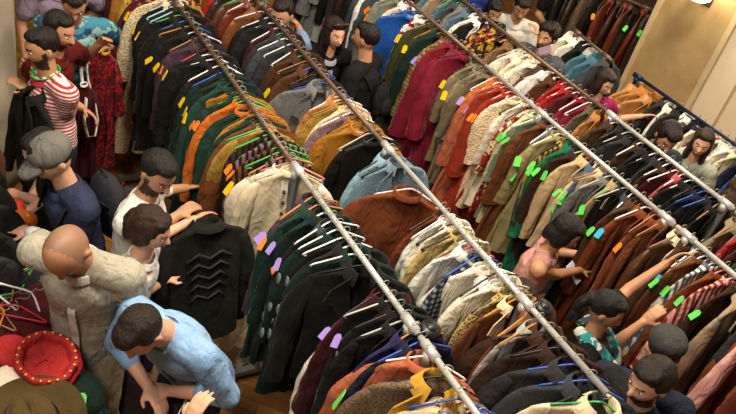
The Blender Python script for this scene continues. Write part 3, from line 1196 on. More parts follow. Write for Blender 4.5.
# --- between the second and third rails
person(282, 14, 0, (-.8, .5), 'dark haired person in pale blue peering over the rail at the top', top='shirt', topc='#7a93b5', skin=MID, hl=(297, 20, 1.25), hr=None)
laugh = person(334, 33, 0, (.7, .6), 'laughing woman with long dark hair and a black cardigan', hp=2, top='jacket', topc='#121213', skin=LIGHT, hair='long', hairc='#1f0f0d', fem=True, h=1.68, hr=(336, 66, 1.12), hl=(346, 62, 1.14), inner='#8f9298', name='laugh')
tee = person(366, 38, 0, (-.8, -.35), 'man in a black t-shirt seen from behind facing the laughing woman', hp=4, top='tee', topc='#121212', skin=MID, hair='short', hairc='#15100d', hl=None, hr='front', legc='#6f8494', name='tee')
backpack(tee, 'black backpack on the man in the black t-shirt', '#161618', .66)
pinkw = person(566, 232, 0, (1, .42), 'woman with a dark bob in a pink sleeveless top reading a card', lean=5, hp=24, top='tank', topc='#c58d83', skin='#b68260', hair='bob', hairc='#16100d', fem=True, h=1.6, hr=(586, 270, 1.1), hl=(592, 256, 1.15), name='pink')
person(522, 296, 0, (-.6, -.7), 'child with dark brown hair and a hairband half hidden behind the second rail', hp=10, top='tee', topc='#b8b2a4', skin=LIGHT, hair='thick', hairc='#2b1a12', fem=True, h=1.36)
flor = person(606, 310, 0, (1, .45), 'woman in a black top with a teal floral scarf stretching one arm up', lean=-9, hp=18, top='tee', topc='#131312', skin='#ba8663', hair='pony', hairc='#15100d', fem=True, h=1.6, hl=(678, 254), hr=(643, 322), legs='skirt', legc='#b4535a', name='floral')
cap2 = person(663, 350, 0, (.1, -1), 'man in a dark grey cap and navy t-shirt with his back turned', lean=14, hp=20, top='tee', topc='#1f2233', skin=TAN, hair='short', cap='#3a3936', hr='front', hl='front', name='cap2')
blk = person(650, 381, 0, (-1, .3), 'dark haired man in a black jacket with a white collar at the bottom', hp=16, lean=6, top='jacket', topc='#151515', inner='#d8d6d2', skin=LIGHT, hair='thick', hairc='#1f140e', beard='#4a3325', hr=(626, 404, 1.15), hl=(622, 410, 1.1), name='blk')
person(760, 296, 0, (-1, .4), 'person in a dark grey sweater cut off by the right edge', lean=20, hp=20, top='sweater', topc='#2e302d', skin=TAN, hl=(716, 386, .95), hr=None)
# --- beyond the fourth rail
grey = person(547, 36, 0, (-1, .35), 'curly haired man in a grey t-shirt holding a phone to his face', hp=6, top='tee', topc='#474d50', skin=MID, hair='curly', hairc='#1c130e', beard='#3f2c1f', hl=(540, 36), hr=(520, 60, 1.15), name='grey')
mag = person(604, 82, 0, (.6, .8), 'woman with long brown hair in a magenta top reaching right', hp=18, lean=-2, hy=-25, top='blouse', topc='#8c1d52', skin=LIGHT, hair='long', hairc='#24140d', fem=True, h=1.6, hl=(642, 116), hr=(596, 106), name='mag')
person(667, 137, 0, (.55, .8), 'dark haired man looking down between the fourth rail and the wall', hp=28, lean=10, top='tee', topc='#33393d', skin=MID, hair='thick', hairc='#1b110c', beard='#4a3325', hr='front', hl='front')
person(702, 143, 0, (-.25, 1), 'woman with a brown fringe in a pale sage blouse and dark vest', hp=6, top='blouse', topc='#9da08d', skin=LIGHT, hair='long', hairc='#2a1a11', fem=True, h=1.6)
person(736, 192, 0, (.3, -.9), 'brown haired person turned away at the far right edge', hp=20, lean=12, top='sweater', topc='#2a211c', skin=LIGHT, hair='long', hairc='#3a2414', fem=True, h=1.6)
person(494, 10, 0, (.6, .8), 'woman with straight black hair in dark clothes at the top', hp=26, top='sweater', topc='#15151a', skin=MID, hair='bob', hairc='#0f0b09', fem=True, h=1.6, hr='front', hl='front')
person(522, 6, 0, (.2, 1), 'dark haired person in a white shirt behind the curly haired man', hp=30, top='tee', topc='#c9c5bd', skin=MID, hair='thick', hairc='#1a110c', hr='front', hl='front')
person(478, -22, 0, (.4, 1), 'person in royal blue at the top edge, head out of view', hp=20, top='tee', topc='#1d2f73', skin=MID, hr='front', hl='front')
person(574, -20, 0, (-.5, 1), 'person in black with a bare forearm at the top edge', hp=20, top='tee', topc='#141414', skin=MID, hr='front', hl=(565, 6, 1.2))
# ------------------------------------------------------------------ the room
def slab(name, lo, hi, m):
    b = MB()
    b.box([c * G for c in lo], [c * G for c in hi])
    return structure(link(name, b.mesh(name, False), None, m))


slab('floor', (-4, -3, -.1), (16, 16, 0), mat('#b98443', 'parquet', '#966432'))
slab('wall_back', (-4, 14, 0), (16, 14.2, 5.6), mat('#5a4938', 'plaster'))
slab('wall_left', (-4.2, -3, 0), (-4, 14.2, 5.6), mat('#8c7b62', 'plaster'))
WX = 7.33
slab('wall_right', (WX, -3, 0), (WX + .2, 5.2, 5.6), mat('#d6c3a4', 'plaster'))
slab('baseboard_right', (WX - .02, -3, 0), (WX, 4.1, .18), mat('#bfae92', 'plaster'))
# brass-toned strip let into the parquet
b = MB()
a0, a1 = at(92, 150, 0), at(185, 305, 0)
dv = (a1 - a0).normalized()
pv = Vector((-dv.y, dv.x, 0)) * .014
vs = [a0 + pv, a0 - pv, a1 - pv, a1 + pv]
b.add([(p.x, p.y, 0.0) for p in vs] + [(p.x, p.y, .004) for p in vs], [(4, 5, 6, 7), (0, 1, 5, 4), (1, 2, 6, 5), (2, 3, 7, 6), (3, 0, 4, 7)])
structure(link('trim_1', b.mesh('floor_strip', False), None, mat('#a39a8c', 'metal')))


def pillar(name, x0, y0, x1, y1, h, m, mc, step):
    """a square stone pillar with base, shaft and stepped edges"""
    b = MB()
    b.box((x0, y0, 0), (x1, y1, h))
    b.box((x0 - .05, y0 - .05, 0), (x1 + .05, y1 + .05, .3))
    b.box((x0 - .03, y0 - .03, .3), (x1 + .03, y1 + .03, .36))
    o = structure(link(name, b.mesh(name, False), None, m))
    o.scale = (G, G, G)
    c = MB()
    for k, (dx, dy) in enumerate(((0, 0), (0, 1))):
        yy = y0 if dy == 0 else y1
        c.box((x0 - .02, yy - step, .36), (x0 + .02, yy + step, h))
    link('corner_bead', c.mesh('corner_bead', False), o, mc)
    return o


pillar('column_right', 7.1, 4.12, 7.85, 5.0, 5.6, mat('#b2976a', 'stone', '#9c8054'), mat('#c9b48a', 'stone', '#b59f78'), .03)
# stepped pilaster profile running up the wall beside the pillar
for i, (ya, yb, dx, c) in enumerate(((3.8, 4.12, .20, '#d6c3a4'), (3.55, 3.8, .13, '#d4c1a2'), (3.3, 3.55, .06, '#d6c3a4'))):
    slab('trim_%d' % (i + 2), (WX - dx, ya, 0), (WX, yb, 5.6), mat(c, 'plaster'))
# round plastered column at the left
b = MB()
cx, cy, cr = at(17, 150, .12).x - .36, at(17, 150, .12).y, .38
prof = [(0, 1.1), (.12, 1.1), (.14, 1.0), (2, 1), (4.6, .98), (5.6, .97)]
b.rings([[(cx + cr * r * math.cos(2 * pi * k / 40), cy + cr * r * math.sin(2 * pi * k / 40), z) for k in range(40)] for z, r in prof], True, True)
structure(link('column_left', b.mesh('column_left'), None, mat('#a79b86', 'stone', '#8f8572')))


# ------------------------------------------------------------------ clothes racks
STEEL = mat('#c2c0ba', 'metal')
DULL = mat('#7d7d7b', 'metal')
OLD = mat('#6a5645', 'metal')


def rack(x, y0, y1, ups, label, z=1.84, steel=STEEL, r=.0162, knob=None, group='steel clothes racks'):
    t = empty('clothes_rack', (x * G, (y0 + y1) / 2 * G, 0))
    t.scale = (G, G, G)
    tag(t, label, 'clothes rack', group)
    oy = (y0 + y1) / 2
    b = MB()
    b.tube([(0, y0 - oy, z), (0, y1 - oy, z)], r, 14)
    link('rail', b.mesh('rail'), t, steel)
    for u in ups:
        b = MB()
        b.box((-.012, u - oy - .032, .08), (.012, u - oy + .032, z - .018))
        p = link('upright', b.mesh('upright', False), t, DULL)
        b = MB()
        b.tube([(0, u - oy - .055, z), (0, u - oy + .055, z)], r + .009, 14)
        b.tube([(0, u - oy, z - .07), (0, u - oy, z - .01)], .03, 10)
        link('clamp', b.mesh('clamp'), p, steel)
        if knob and abs(u - knob) < .2:
            b = MB()
            b.tube([(.085, u - oy - .05, z - .035), (.088, u - oy - .052, z - .012), (.090, u - oy - .054, z + .004)], [.050, .056, .050], 22)
            b.tube([(.089, u - oy - .053, z), (.091, u - oy - .055, z + .012)], [.030, .026], 16)
            b.tube([(0, u - oy, z - .02), (.085, u - oy - .05, z - .02)], .014, 8)
            link('knob', b.mesh('knob'), p, mat('#17171a', 'plastic'), 'round black knob')
        b = MB()
        b.box((-.325, u - oy - .025, .075), (.325, u - oy + .025, .115))
        f = link('foot', b.mesh('foot', False), t, DULL)
        for s in (-.295, .295):
            b = MB()
            b.tube([(s - .014, u - oy, .038), (s + .014, u - oy, .038)], .037, 16)
            w = link('caster', b.mesh('caster'), f, mat('#c0521c', 'plastic'))
            b = MB()
            b.box((s - .024, u - oy - .02, .04), (s + .024, u - oy + .02, .078))
            link('caster_fork', b.mesh('caster_fork', False), f, mat('#1c1c1c', 'plastic'))
    return t


rack(1.95, 5.5, 7.7, (5.56, 7.6), 'far clothes rack of the left rail with brown worn tube', steel=OLD)
rack(1.95, 3.2, 5.47, (5.38,), 'middle rack of the left rail crowded with dark coats', steel=OLD)
rack(1.95, 1.80, 3.18, (3.155, 1.87), 'steel rack of the left rail beginning at the bare grey upright', knob=1.87)
rack(1.95, .6, 1.78, (.7, 1.69), 'nearest steel rack of the left rail at the bottom edge')
rack(2.65, 5.5, 7.7, (5.56, 7.6), 'far clothes rack of the second rail behind brown coats', steel=OLD)
rack(2.65, 3.33, 5.47, (5.4,), 'middle rack of the second rail holding the grey denim jacket', steel=OLD)
rack(2.65, 1.2, 3.31, (3.27, 1.82), 'steel rack of the second rail with open tube end', knob=1.82)
rack(4.2, 4.27, 7.7, (7.6, 5.6, 4.44), 'far rack of the third rail holding the blue cloak', steel=OLD)
rack(4.2, 2.12, 4.25, (3.5, 2.19), 'middle rack of the third rail with lace blouses and tan jackets')
rack(4.2, .5, 2.10, (2.0, .6), 'near rack of the third rail with the fur trimmed coat')
rack(4.87, 3.45, 7.0, (5.2, 6.9), 'far rack of the fourth rail with brocade and white blouses', steel=OLD)
rack(4.87, 2.14, 3.43, (3.38, 2.21), 'middle rack of the fourth rail full of dark suits')
rack(4.87, .8, 2.12, (2.06, .9), 'near rack of the fourth rail at the right edge')

V, S = 'velvet', 'satin'
T = lambda tg_, **k: dict(tags=tg_, **k)
# left rail, far to near
r1 = fill(7.5, 6.28, .1, [('robe', 'moss', 'brocade', dict(c2='dark green', c3='olive', h='')), ('robe', 'dark brown', 'cloth', dict(h='')), ('robe', 'olive', V, dict(h=''))]) + [
    (6.22, 'robe', 'maroon', V), (6.12, 'robe', 'ochre', S, T('', v=1, h='d')), (6.02, 'robe', 'ochre', S, T('', v=2, h='d')), (5.92, 'robe', 'gold', S, T('', v=3, h='d')), (5.82, 'robe', 'ochre', 'brocade', T('', s=1.12, rz=-14, c2='gold', c3='brown', v=4)),
    (5.73, 'robe', 'maroon', V, T('', rz=8)), (5.65, 'robe', 'burgundy', 'brocade', T('', c2='maroon', c3='ochre')), (5.57, 'robe', 'cream', 'lace', T('y', c2='fawn')), (5.50, 'coat', 'black', V, T('y', front='cream')), 
    (5.42, 'coat', 'soot', 'cloth', T('', h='l')), (5.35, 'coat', 'black', 'brocade', T('', c2='black', c3='maroon', h='l')), (5.26, 'coat', 'black', 'cloth', T('y', h='g')), (5.16, 'coat', 'black', V, T('', h='b')), (5.07, 'tunic', 'charcoal', 'fur', T('', h='o')),
    (4.98, 'coat', 'black', 'cloth', T('y', h='w')), (4.89, 'jacket', 'dark purple', 'cloth', T('o', h='d', rz=10)), (4.80, 'coat', 'purple', 'cloth', T('y', h='k')), (4.71, 'coat', 'black', V, T('y', h='r')), (4.63, 'coat', 'soot', 'cloth', T('', h='w')),
    (4.55, 'coat', 'black', 'cloth', T('y', h='w')), (4.46, 'coat', 'black', 'cloth', T('', h='w')), (4.37, 'robe', 'dark green', V, T('y', h='b')), (4.29, 'robe', 'dark green', V, T('yy', h='k')), (4.21, 'robe', 'bottle green', V, T('y', h='k')),
    (4.12, 'robe', 'ochre', 'cloth', T('', front='bottle green', h='k')), (4.05, 'robe', 'bottle green', 'cloth', T('o', h='g')), (3.98, 'robe', 'orange', 'cloth', T('oo', s=.98, h='g')), (3.91, 'robe', 'bottle green', 'cloth', T('', front='orange', h='k')), (3.84, 'robe', 'ochre', 'cloth', T('', h='k')), (3.77, 'robe', 'bottle green', 'cloth', T('', h='k')), (3.71, 'robe', 'chestnut', 'cloth', T('', h='g')),
    (3.65, 'blouse', 'mustard', S, T('', h='g')), (3.58, 'tunic', 'chocolate', 'stripe', T('', c2='black', h='g')), (3.51, 'tunic', 'mauve', 'stripe', T('o', c2='black', v=2, h='g')), (3.44, 'tunic', 'chestnut', 'stripe', T('o', c2='black', h='g')), (3.385, 'vest', 'black', 'cloth', T('', h='g')), (3.33, 'vest', 'soot', 'stripe', T('', c2='mauve', h='o')),
    (3.265, 'dress', 'ivory', S, T('y', extra='dark buttons', h='p', s=1.2, gap=.10, rz=-24)), (3.21, 'dress', 'cream', S, T('', h='s', s=1.05, gap=.08)),
    (2.93, 'coat', 'purple', V, T('p', h='o', rz=12, gap=.1)), (2.85, 'coat', 'bottle green', V, T('o', h='o', rz=10)), (2.775, 'coat', 'dark green', V, T('p', h='w', rz=8)), (2.70, 'coat', 'black', V, T('o', h='w', rz=6, front='slate')), (2.63, 'coat', 'dark green', V, T('p', h='w', rz=2, extra='medal')),
    (2.56, 'coat', 'black', V, T('', h='w', rz=-4, extra='medal')), (2.485, 'coat', 'soot', V, T('', h='w')), (2.42, 'jacket', 'dark green', V, T('', h='w', rz=-16, gap=.1, s=1.1)), (2.33, 'jacket', 'black', V, T('', h='k', rz=-26, gap=.13, s=1.22)),
    (2.21, 'robe', 'ivory', 'cloth', T('', h='', s=.9, dz=-.35)), (2.13, 'robe', 'burgundy', V, T('', h='k')), (2.06, 'coat', 'black', V, T('p', h='w', extra='medal')), (1.99, 'coat', 'black', V, T('p', h='k', extra='medal')), (1.92, 'coat', 'soot', 'cloth', T('', h='w')),
    (1.84, 'coat', 'violet', 'cloth', T('', h='o')), (1.775, 'coat', 'navy', 'cloth', T('', h='b')), (1.69, 'blouse', 'coral', 'cloth', T('', h='w', rz=-32, gap=.12, s=1.25)),
    (1.56, 'jacket', 'taupe', 'tweed', T('g', c2='brown', h='k', front='gold', gap=.12, s=1.32, rz=-32)), (1.43, 'blouse', 'beige', 'cloth', T('', h='b', gap=.13, s=1.3, rz=-30, extra='ruffle')), (1.31, 'tunic', 'red', 'print', T('', c2='royal blue', c3='gold', h='d')), (1.22, 'blouse', 'pink', 'cloth', T('', h='w', s=1.1)), (1.12, 'shirt', 'taupe', 'cloth')]
hang_row('left rail', 1.95, 1.84, r1)

# second rail
r2 = fill(7.3, 5.9, .085, [('coat', 'russet', 'leather', dict(h='')), ('robe', 'brick', 'cloth', dict(h='')), ('coat', 'chocolate', 'cloth', dict(h='')), ('robe', 'ochre', 'brocade', dict(c2='brown', c3='gold', h='')), ('coat', 'chestnut', 'leather', dict(h='')), ('robe', 'maroon', 'cloth', dict(h=''))]) + [
    (5.82, 'robe', 'red', 'cloth', T('', h='g')), (5.73, 'coat', 'dark brown', 'leather', T('', h='g')), (5.64, 'coat', 'brown', 'leather', T('', h='g')), (5.55, 'coat', 'russet', 'leather', T('', h='w')),
    (5.42, 'coat', 'chestnut', 'leather', T('', h='d')), (5.33, 'coat', 'chestnut', 'cloth', T('', h='w')), (5.22, 'jacket', 'black', 'cloth', T('', h='w', gap=.1)), (5.12, 'jacket', 'soot', 'cloth', T('', h='w')), (5.03, 'jacket', 'burgundy', 'cloth', T('', h='w')), (4.94, 'jacket', 'charcoal', 'cloth', T('', h='g')),
    (4.85, 'jacket', 'slate', 'cloth', T('', h='w', gap=.1)), (4.76, 'jacket', 'charcoal', 'cloth', T('', h='w')), (4.67, 'jacket', 'dark brown', 'cloth', T('', h='w')), (4.57, 'jacket', 'brown', 'tweed', T('', c2='dark brown', h='g', gap=.1)), (4.48, 'jacket', 'dark brown', 'cloth', T('', h='d')), (4.39, 'jacket', 'brown', V, T('y', h='b')),
    (4.30, 'jacket', 'soot', 'cloth', T('', h='k', gap=.09)), (4.16, 'jacket', 'grey', 'cloth', T('', h='b', rz=-26, gap=.13, s=1.32, front='grey', extra='dark buttons')),
    (3.97, 'shirt', 'apricot', 'cloth', T('', h='w')), (3.925, 'shirt', 'camel', 'cloth', T('', h='w')), (3.88, 'tunic', 'mustard', 'cloth', T('', h='d')), (3.82, 'robe', 'cream', 'cloth', T('', h='p')), (3.755, 'robe', 'mauve', 'cloth', T('', h='w')), (3.68, 'tunic', 'ochre', 'cloth', T('', h='k')), (3.59, 'tunic', 'ochre', 'leather', T('', h='d', rz=-26, gap=.12, s=1.2)),
    (3.49, 'jacket', 'black', 'cloth', T('', h='w')), (3.43, 'vest', 'black', 'leather', T('', h='k')), (3.25, 'jacket', 'denim blue', 'cloth', T('', h='w', rz=5)), (3.16, 'jacket', 'denim blue', 'tweed', T('', c2='steel blue', h='w')),
    (2.93, 'blouse', 'rust', 'cloth', T('', h='w', rz=-30, gap=.14, s=1.34, dz=-.05)), (2.63, 'tunic', 'rust', 'cloth', T('', h='w', s=.92, rz=6)), (2.575, 'tunic', 'white', 'cloth', T('', h='w', s=.95, rz=5)), (2.51, 'tunic', 'ivory', 'cloth', T('', h='k', s=.95, rz=4)),
    (2.43, 'tunic', 'straw', 'cloth', T('', h='w')), (2.37, 'tunic', 'khaki', 'cloth', T('', h='w')), (2.30, 'shirt', 'white', 'cloth', T('', h='r')), (2.23, 'shirt', 'navy', 'plaid', T('', c2='slate', c3='silver', h='b', s=1.05)), (2.15, 'blouse', 'ivory', 'cloth', T('', h='w', s=1.1)), (2.08, 'blouse', 'white', 'lace', T('', c2='cream', h='w', extra='ruffle', s=1.05)), (2.01, 'blouse', 'ivory', 'cloth', T('', h='w')),
    (1.945, 'tunic', 'straw', 'lace', T('', c2='brown', h='k')), (1.88, 'coat', 'chestnut', V, T('', h='o', front='cream')), (1.77, 'coat', 'chestnut', 'leather', T('', h='o')), (1.70, 'shirt', 'pale grey', 'cloth', T('', h='o')),
    (1.63, 'coat', 'chocolate', 'cloth', T('', h='k', gap=.11, s=1.2, rz=-26)), (1.53, 'coat', 'dark brown', 'cloth', T('', h='k', gap=.11, s=1.22, rz=-28)), (1.41, 'coat', 'charcoal', 'cloth', T('', h='b', gap=.12, s=1.25, rz=-32)), (1.31, 'coat', 'slate', 'tweed', T('', c2='charcoal', h='b', gap=.12, s=1.25, rz=-34)),
    (1.20, 'shirt', 'cream', 'cloth', T('', h='g', s=1.4, dz=-.04, rz=-34, gap=.13))]
hang_row('second rail', 2.65, 1.84, r2)

# third rail
r3 = [(7.45, 'robe', 'slate', 'cloth'), (7.33, 'robe', 'fawn', 'cloth'), (7.21, 'robe', 'tan', 'cloth'), (7.09, 'robe', 'purple', 'cloth'), (6.97, 'robe', 'navy', 'cloth'), (6.85, 'robe', 'grey', 'cloth'), (6.73, 'tunic', 'pale grey', 'cloth'), (6.6, 'coat', 'black', 'cloth'), (6.48, 'coat', 'soot', 'cloth'), (6.36, 'coat', 'charcoal', 'cloth'), (6.24, 'coat', 'dark brown', 'cloth'), (6.12, 'coat', 'black', 'cloth'),
    (6.0, 'coat', 'slate', 'cloth'), (5.9, 'shirt', 'white', 'cloth'), (5.8, 'robe', 'slate', 'cloth'), (5.71, 'robe', 'sage', 'cloth', T('o', h='s')), (5.62, 'robe', 'sage', 'cloth', T('o', h='s')), (5.52, 'shirt', 'white', 'cloth', T('', h='r')),
    (5.34, 'cloak', 'royal blue', S, T('', h='k', s=1.4, gap=.14, rz=-30)), (5.22, 'vest', 'white', 'print', T('', c2='white', c3='red', h='k')),
    (5.10, 'robe', 'olive', V, T('y', h='d', gap=.1)), (5.0, 'robe', 'olive', V, T('y', h='d')), (4.91, 'robe', 'dark green', V, T('', h='d')), (4.82, 'robe', 'khaki', 'plaid', T('p', c2='moss', c3='brick', h='k')),
    (4.73, 'robe', 'crimson', V, T('', h='k')), (4.63, 'robe', 'crimson', V, T('', h='k', s=1.04, gap=.11)), (4.52, 'robe', 'crimson', V, T('', h='k', s=1.18, gap=.13, rz=-24)),
    (4.37, 'tunic', 'taupe', 'print', T('y', c2='taupe', c3='khaki', h='w')), (4.28, 'tunic', 'taupe', 'cloth', T('y', h='w', s=1.05)), (4.19, 'tunic', 'taupe', 'tweed', T('', h='w', s=1.03)), (4.11, 'tunic', 'orange', 'cloth', T('y', h='w')), (4.03, 'robe', 'coral', 'cloth', T('p', h='w')), (3.96, 'robe', 'brick', V, T('p', h='w')), (3.88, 'robe', 'brick', V, T('o', h='w')),
    (3.80, 'tunic', 'cream', 'lace', T('o', c2='pink', h='w', s=1.04)), (3.72, 'tunic', 'ivory', 'cloth', T('', h='w')), (3.65, 'tunic', 'red', 'brocade', T('', c2='brick', c3='cream', h='w')), (3.57, 'tunic', 'pale green', 'lace', T('g', c2='straw', h='w')), (3.49, 'tunic', 'sage', 'cloth', T('g', h='w')), (3.42, 'robe', 'chestnut', 'cloth', T('g', h='k')), (3.35, 'tunic', 'grey', 'cloth', T('g', h='w')),
    (3.26, 'tunic', 'khaki', 'cloth', T('gg', h='w', s=1.1, gap=.1)), (3.18, 'shirt', 'mustard', 'stripe', T('g', c2='brown', h='w')), (3.10, 'coat', 'emerald', 'cloth', T('g', h='w', gap=.09)), (3.02, 'coat', 'dark brown', 'cloth', T('g', h='w')), (2.94, 'jacket', 'sand', 'cloth', T('g', h='d', gap=.1)), (2.86, 'coat', 'steel blue', 'tweed', T('gg', h='w')), (2.785, 'jacket', 'beige', 'cloth', T('g', h='d')), (2.71, 'coat', 'grey', 'cloth', T('g', h='w')), (2.64, 'jacket', 'sand', 'tweed', T('g', h='g')), (2.57, 'coat', 'black', 'cloth', T('g', h='w')), (2.50, 'coat', 'slate', 'tweed', T('', h='w')),
    (2.42, 'coat', 'brown', 'cloth', T('g', h='w')), (2.35, 'coat', 'rust', 'cloth', T('b', h='w', gap=.09)), (2.27, 'coat', 'rust', V, T('o', h='d')), (2.20, 'jacket', 'chestnut', 'cloth', T('', h='d')),
    (2.06, 'coat', 'brown', 'leather', T('', h='d', front='cream', gap=.1)), (1.98, 'robe', 'chocolate', 'cloth', T('', h='d')), (1.91, 'robe', 'pale grey', S, T('b', h='w')), (1.84, 'robe', 'chestnut', 'cloth', T('g', h='l')), (1.77, 'robe', 'ivory', 'stripe', T('g', c2='steel blue', h='w')), (1.70, 'robe', 'rust', 'cloth', T('', h='p')), (1.63, 'robe', 'brick', 'stripe', T('g', c2='pink', h='w')), (1.56, 'robe', 'dark brown', 'cloth', T('g', h='g')),
    (1.48, 'coat', 'fawn', 'cloth', T('', h='d', gap=.1)), (1.40, 'coat', 'charcoal', 'cloth', T('', h='w')), (1.32, 'robe', 'pink', 'cloth', T('', h='w')), (1.23, 'robe', 'rust', V, T('', h='w', gap=.1)), (1.13, 'robe', 'russet', V, T('', h='w', gap=.1)), (1.03, 'coat', 'dark brown', 'cloth', T('', h='w')), (.94, 'coat', 'black', 'cloth', T('', h='w')), (.85, 'coat', 'charcoal', 'cloth', T('', h='w'))]
hang_row('third rail', 4.2, 1.84, r3)

# fourth rail
r4 = [(6.7, 'coat', 'black', 'cloth'), (6.58, 'coat', 'dark brown', 'cloth'), (6.46, 'coat', 'charcoal', 'cloth'), (6.34, 'coat', 'dark green', 'cloth'), (6.22, 'coat', 'black', 'cloth'), (6.1, 'jacket', 'soot', 'cloth'), (5.98, 'jacket', 'brown', 'tweed'), (5.86, 'jacket', 'teal', 'cloth', T('', h='g')), (5.76, 'jacket', 'fawn', 'cloth', T('', h='g')), (5.66, 'jacket', 'teal', 'cloth', T('', h='g')), (5.56, 'jacket', 'slate', 'cloth', T('', h='g')), (5.46, 'jacket', 'grey', 'cloth', T('', h='w')),
    (5.36, 'jacket', 'steel blue', 'cloth', T('', h='w')), (5.26, 'jacket', 'white', 'cloth', T('', h='k')), (5.16, 'jacket', 'black', 'cloth', T('', h='k', front='white', gap=.1)), (5.05, 'robe', 'maroon', 'brocade', T('', c2='burgundy', c3='gold', h='k', gap=.1)), (4.94, 'robe', 'gold', 'brocade', T('', c2='burgundy', c3='brick', h='k', gap=.1)), (4.83, 'robe', 'burgundy', 'brocade', T('', c2='black', c3='gold', h='k')),
    (4.70, 'jacket', 'tan', 'fur', T('', c2='brown', h='', gap=.1)), (4.58, 'blouse', 'ivory', 'cloth', T('', extra='ruffle', s=1.12, h='w', gap=.1)), (4.47, 'blouse', 'cream', 'cloth', T('', extra='ruffle', s=1.1, h='w', gap=.1)), (4.36, 'blouse', 'ivory', 'lace', T('', c2='cream', s=1.08, h='w')), (4.26, 'blouse', 'brown', 'cloth', T('', h='w')), (4.16, 'blouse', 'white', 'cloth', T('', extra='ruffle', h='w')), (4.06, 'jacket', 'chestnut', 'fur', T('', h='w')),
    (3.96, 'tunic', 'red', 'cloth', T('', h='w')), (3.88, 'tunic', 'red', V, T('', h='w')), (3.80, 'tunic', 'maroon', V, T('', h='w')), (3.72, 'tunic', 'crimson', V, T('', h='w')), (3.64, 'tunic', 'crimson', 'cloth', T('', h='w')), (3.56, 'jacket', 'taupe', 'fur', T('', h='k')), (3.49, 'jacket', 'camel', 'cloth', T('', h='w'))] + fill(3.33, 2.72, .075, [('coat', 'chocolate', 'cloth', dict(h='w')), ('coat', 'soot', 'cloth', dict(h='w')), ('coat', 'black', 'cloth', dict(h='w')), ('coat', 'charcoal', 'tweed', dict(h='w'))]) + [
    (2.66, 'coat', 'burgundy', 'cloth', T('', h='w')), (2.60, 'coat', 'rose', 'cloth', T('', h='w')), (2.53, 'coat', 'black', V, T('', h='w')), (2.46, 'coat', 'black', 'cloth', T('', h='w')), (2.39, 'coat', 'midnight blue', 'cloth', T('', h='b')), (2.32, 'coat', 'soot', 'cloth', T('', h='b')), (2.25, 'coat', 'black', 'cloth', T('', h='d')), (2.05, 'coat', 'taupe', 'cloth', T('', h='d')), (1.95, 'coat', 'red', 'cloth', T('', h='d')), (1.86, 'coat', 'brown', 'tweed', T('', h='d')), (1.75, 'coat', 'olive', 'cloth'), (1.64, 'coat', 'black', 'cloth')]
hang_row('fourth rail', 4.87, 1.84, r4)

# low rail along the right wall
rack(6.45, 1.4, 4.45, (1.6, 4.4), 'low dark blue rack standing along the cream wall', z=1.55, steel=mat('#1d2c4a', 'metal'))
r5 = [(4.36, 'coat', 'camel', 'leather', T('', h='', gap=.14, s=1.4)), (4.24, 'coat', 'camel', 'cloth', T('', h='', gap=.14, s=1.4, rz=-16)), (4.11, 'coat', 'camel', 'leather', T('', h='', s=1.4, gap=.13, rz=-20)), (3.98, 'jacket', 'charcoal', 'cloth', T('', h='w')), (3.9, 'shirt', 'ivory', 'cloth', T('', h='k')), (3.8, 'jacket', 'soot', 'cloth', T('', h='k')), (3.70, 'shirt', 'white', 'cloth', T('', h='k')), (3.60, 'jacket', 'black', 'cloth', T('', h='k')), (3.52, 'shirt', 'ivory', 'cloth', T('', h='k', front='navy')), (3.43, 'blouse', 'ivory', 'print', T('', c2='ivory', c3='maroon', h='w')), (3.34, 'blouse', 'white', 'print', T('', c2='ivory', c3='rose', h='w')), (3.25, 'blouse', 'ivory', 'lace', T('', h='w')), (3.16, 'blouse', 'white', 'cloth', T('', h='w')), (3.07, 'blouse', 'cream', 'cloth', T('', h='w')), (2.97, 'jacket', 'navy', 'cloth', T('', h='w')), (2.87, 'jacket', 'royal blue', 'cloth', T('', h='w')), (2.76, 'jacket', 'navy', 'cloth', T('', h='w')), (2.62, 'jacket', 'taupe', 'leather', T('', h='w', s=1.15, gap=.13)), (2.48, 'jacket', 'brown', 'leather', T('', h='w', s=1.15, gap=.13)), (2.3, 'coat', 'soot', 'leather'), (2.18, 'coat', 'black', 'leather')]
hang_row('wall rail', 6.45, 1.55, r5)

# rail behind the stone pillar, set at an angle
# ------------------------------------------------------------------ rails at the back
def angled_row(rail, p0, p1, rows, label, turn=0):
    """a rack between two points with its clothes hung across it"""
    p0, p1 = Vector(p0), Vector(p1)
    d = p1 - p0
    ang = math.atan2(-d.x, d.y)
    mid = (p0 + p1) / 2
    t = rack(mid.x / G, mid.y / G - d.length / G / 2, mid.y / G + d.length / G / 2, (mid.y / G - d.length / G / 2 + .1, mid.y / G + d.length / G / 2 - .1), label, z=p0.z / G, steel=OLD)
    t.rotation_euler = (0, 0, ang)
    n = len(rows)
    for i, r in enumerate(rows):
        kind, color, fab, op = (list(r) + [{}])[:4]
        op = dict(op)
        p = p1.lerp(p0, (i + .5) / n)
        code = op.pop('h', '')
        sc = op.pop('s', 1)
        gp = op.pop('gap', d.length / n)
        o = garment(kind, color, fab, gap=gp / G, **op)
        o.scale = (o.scale.x * sc, o.scale.y, o.scale.z * sc)
        hang(rail, p.x / G, p.y / G, p.z / G + .02, look_of(color, fab, kind), o, code, (R(RNG.uniform(-4, 4)), R(RNG.uniform(-4, 4)), ang + R(RNG.uniform(-8, 8))))


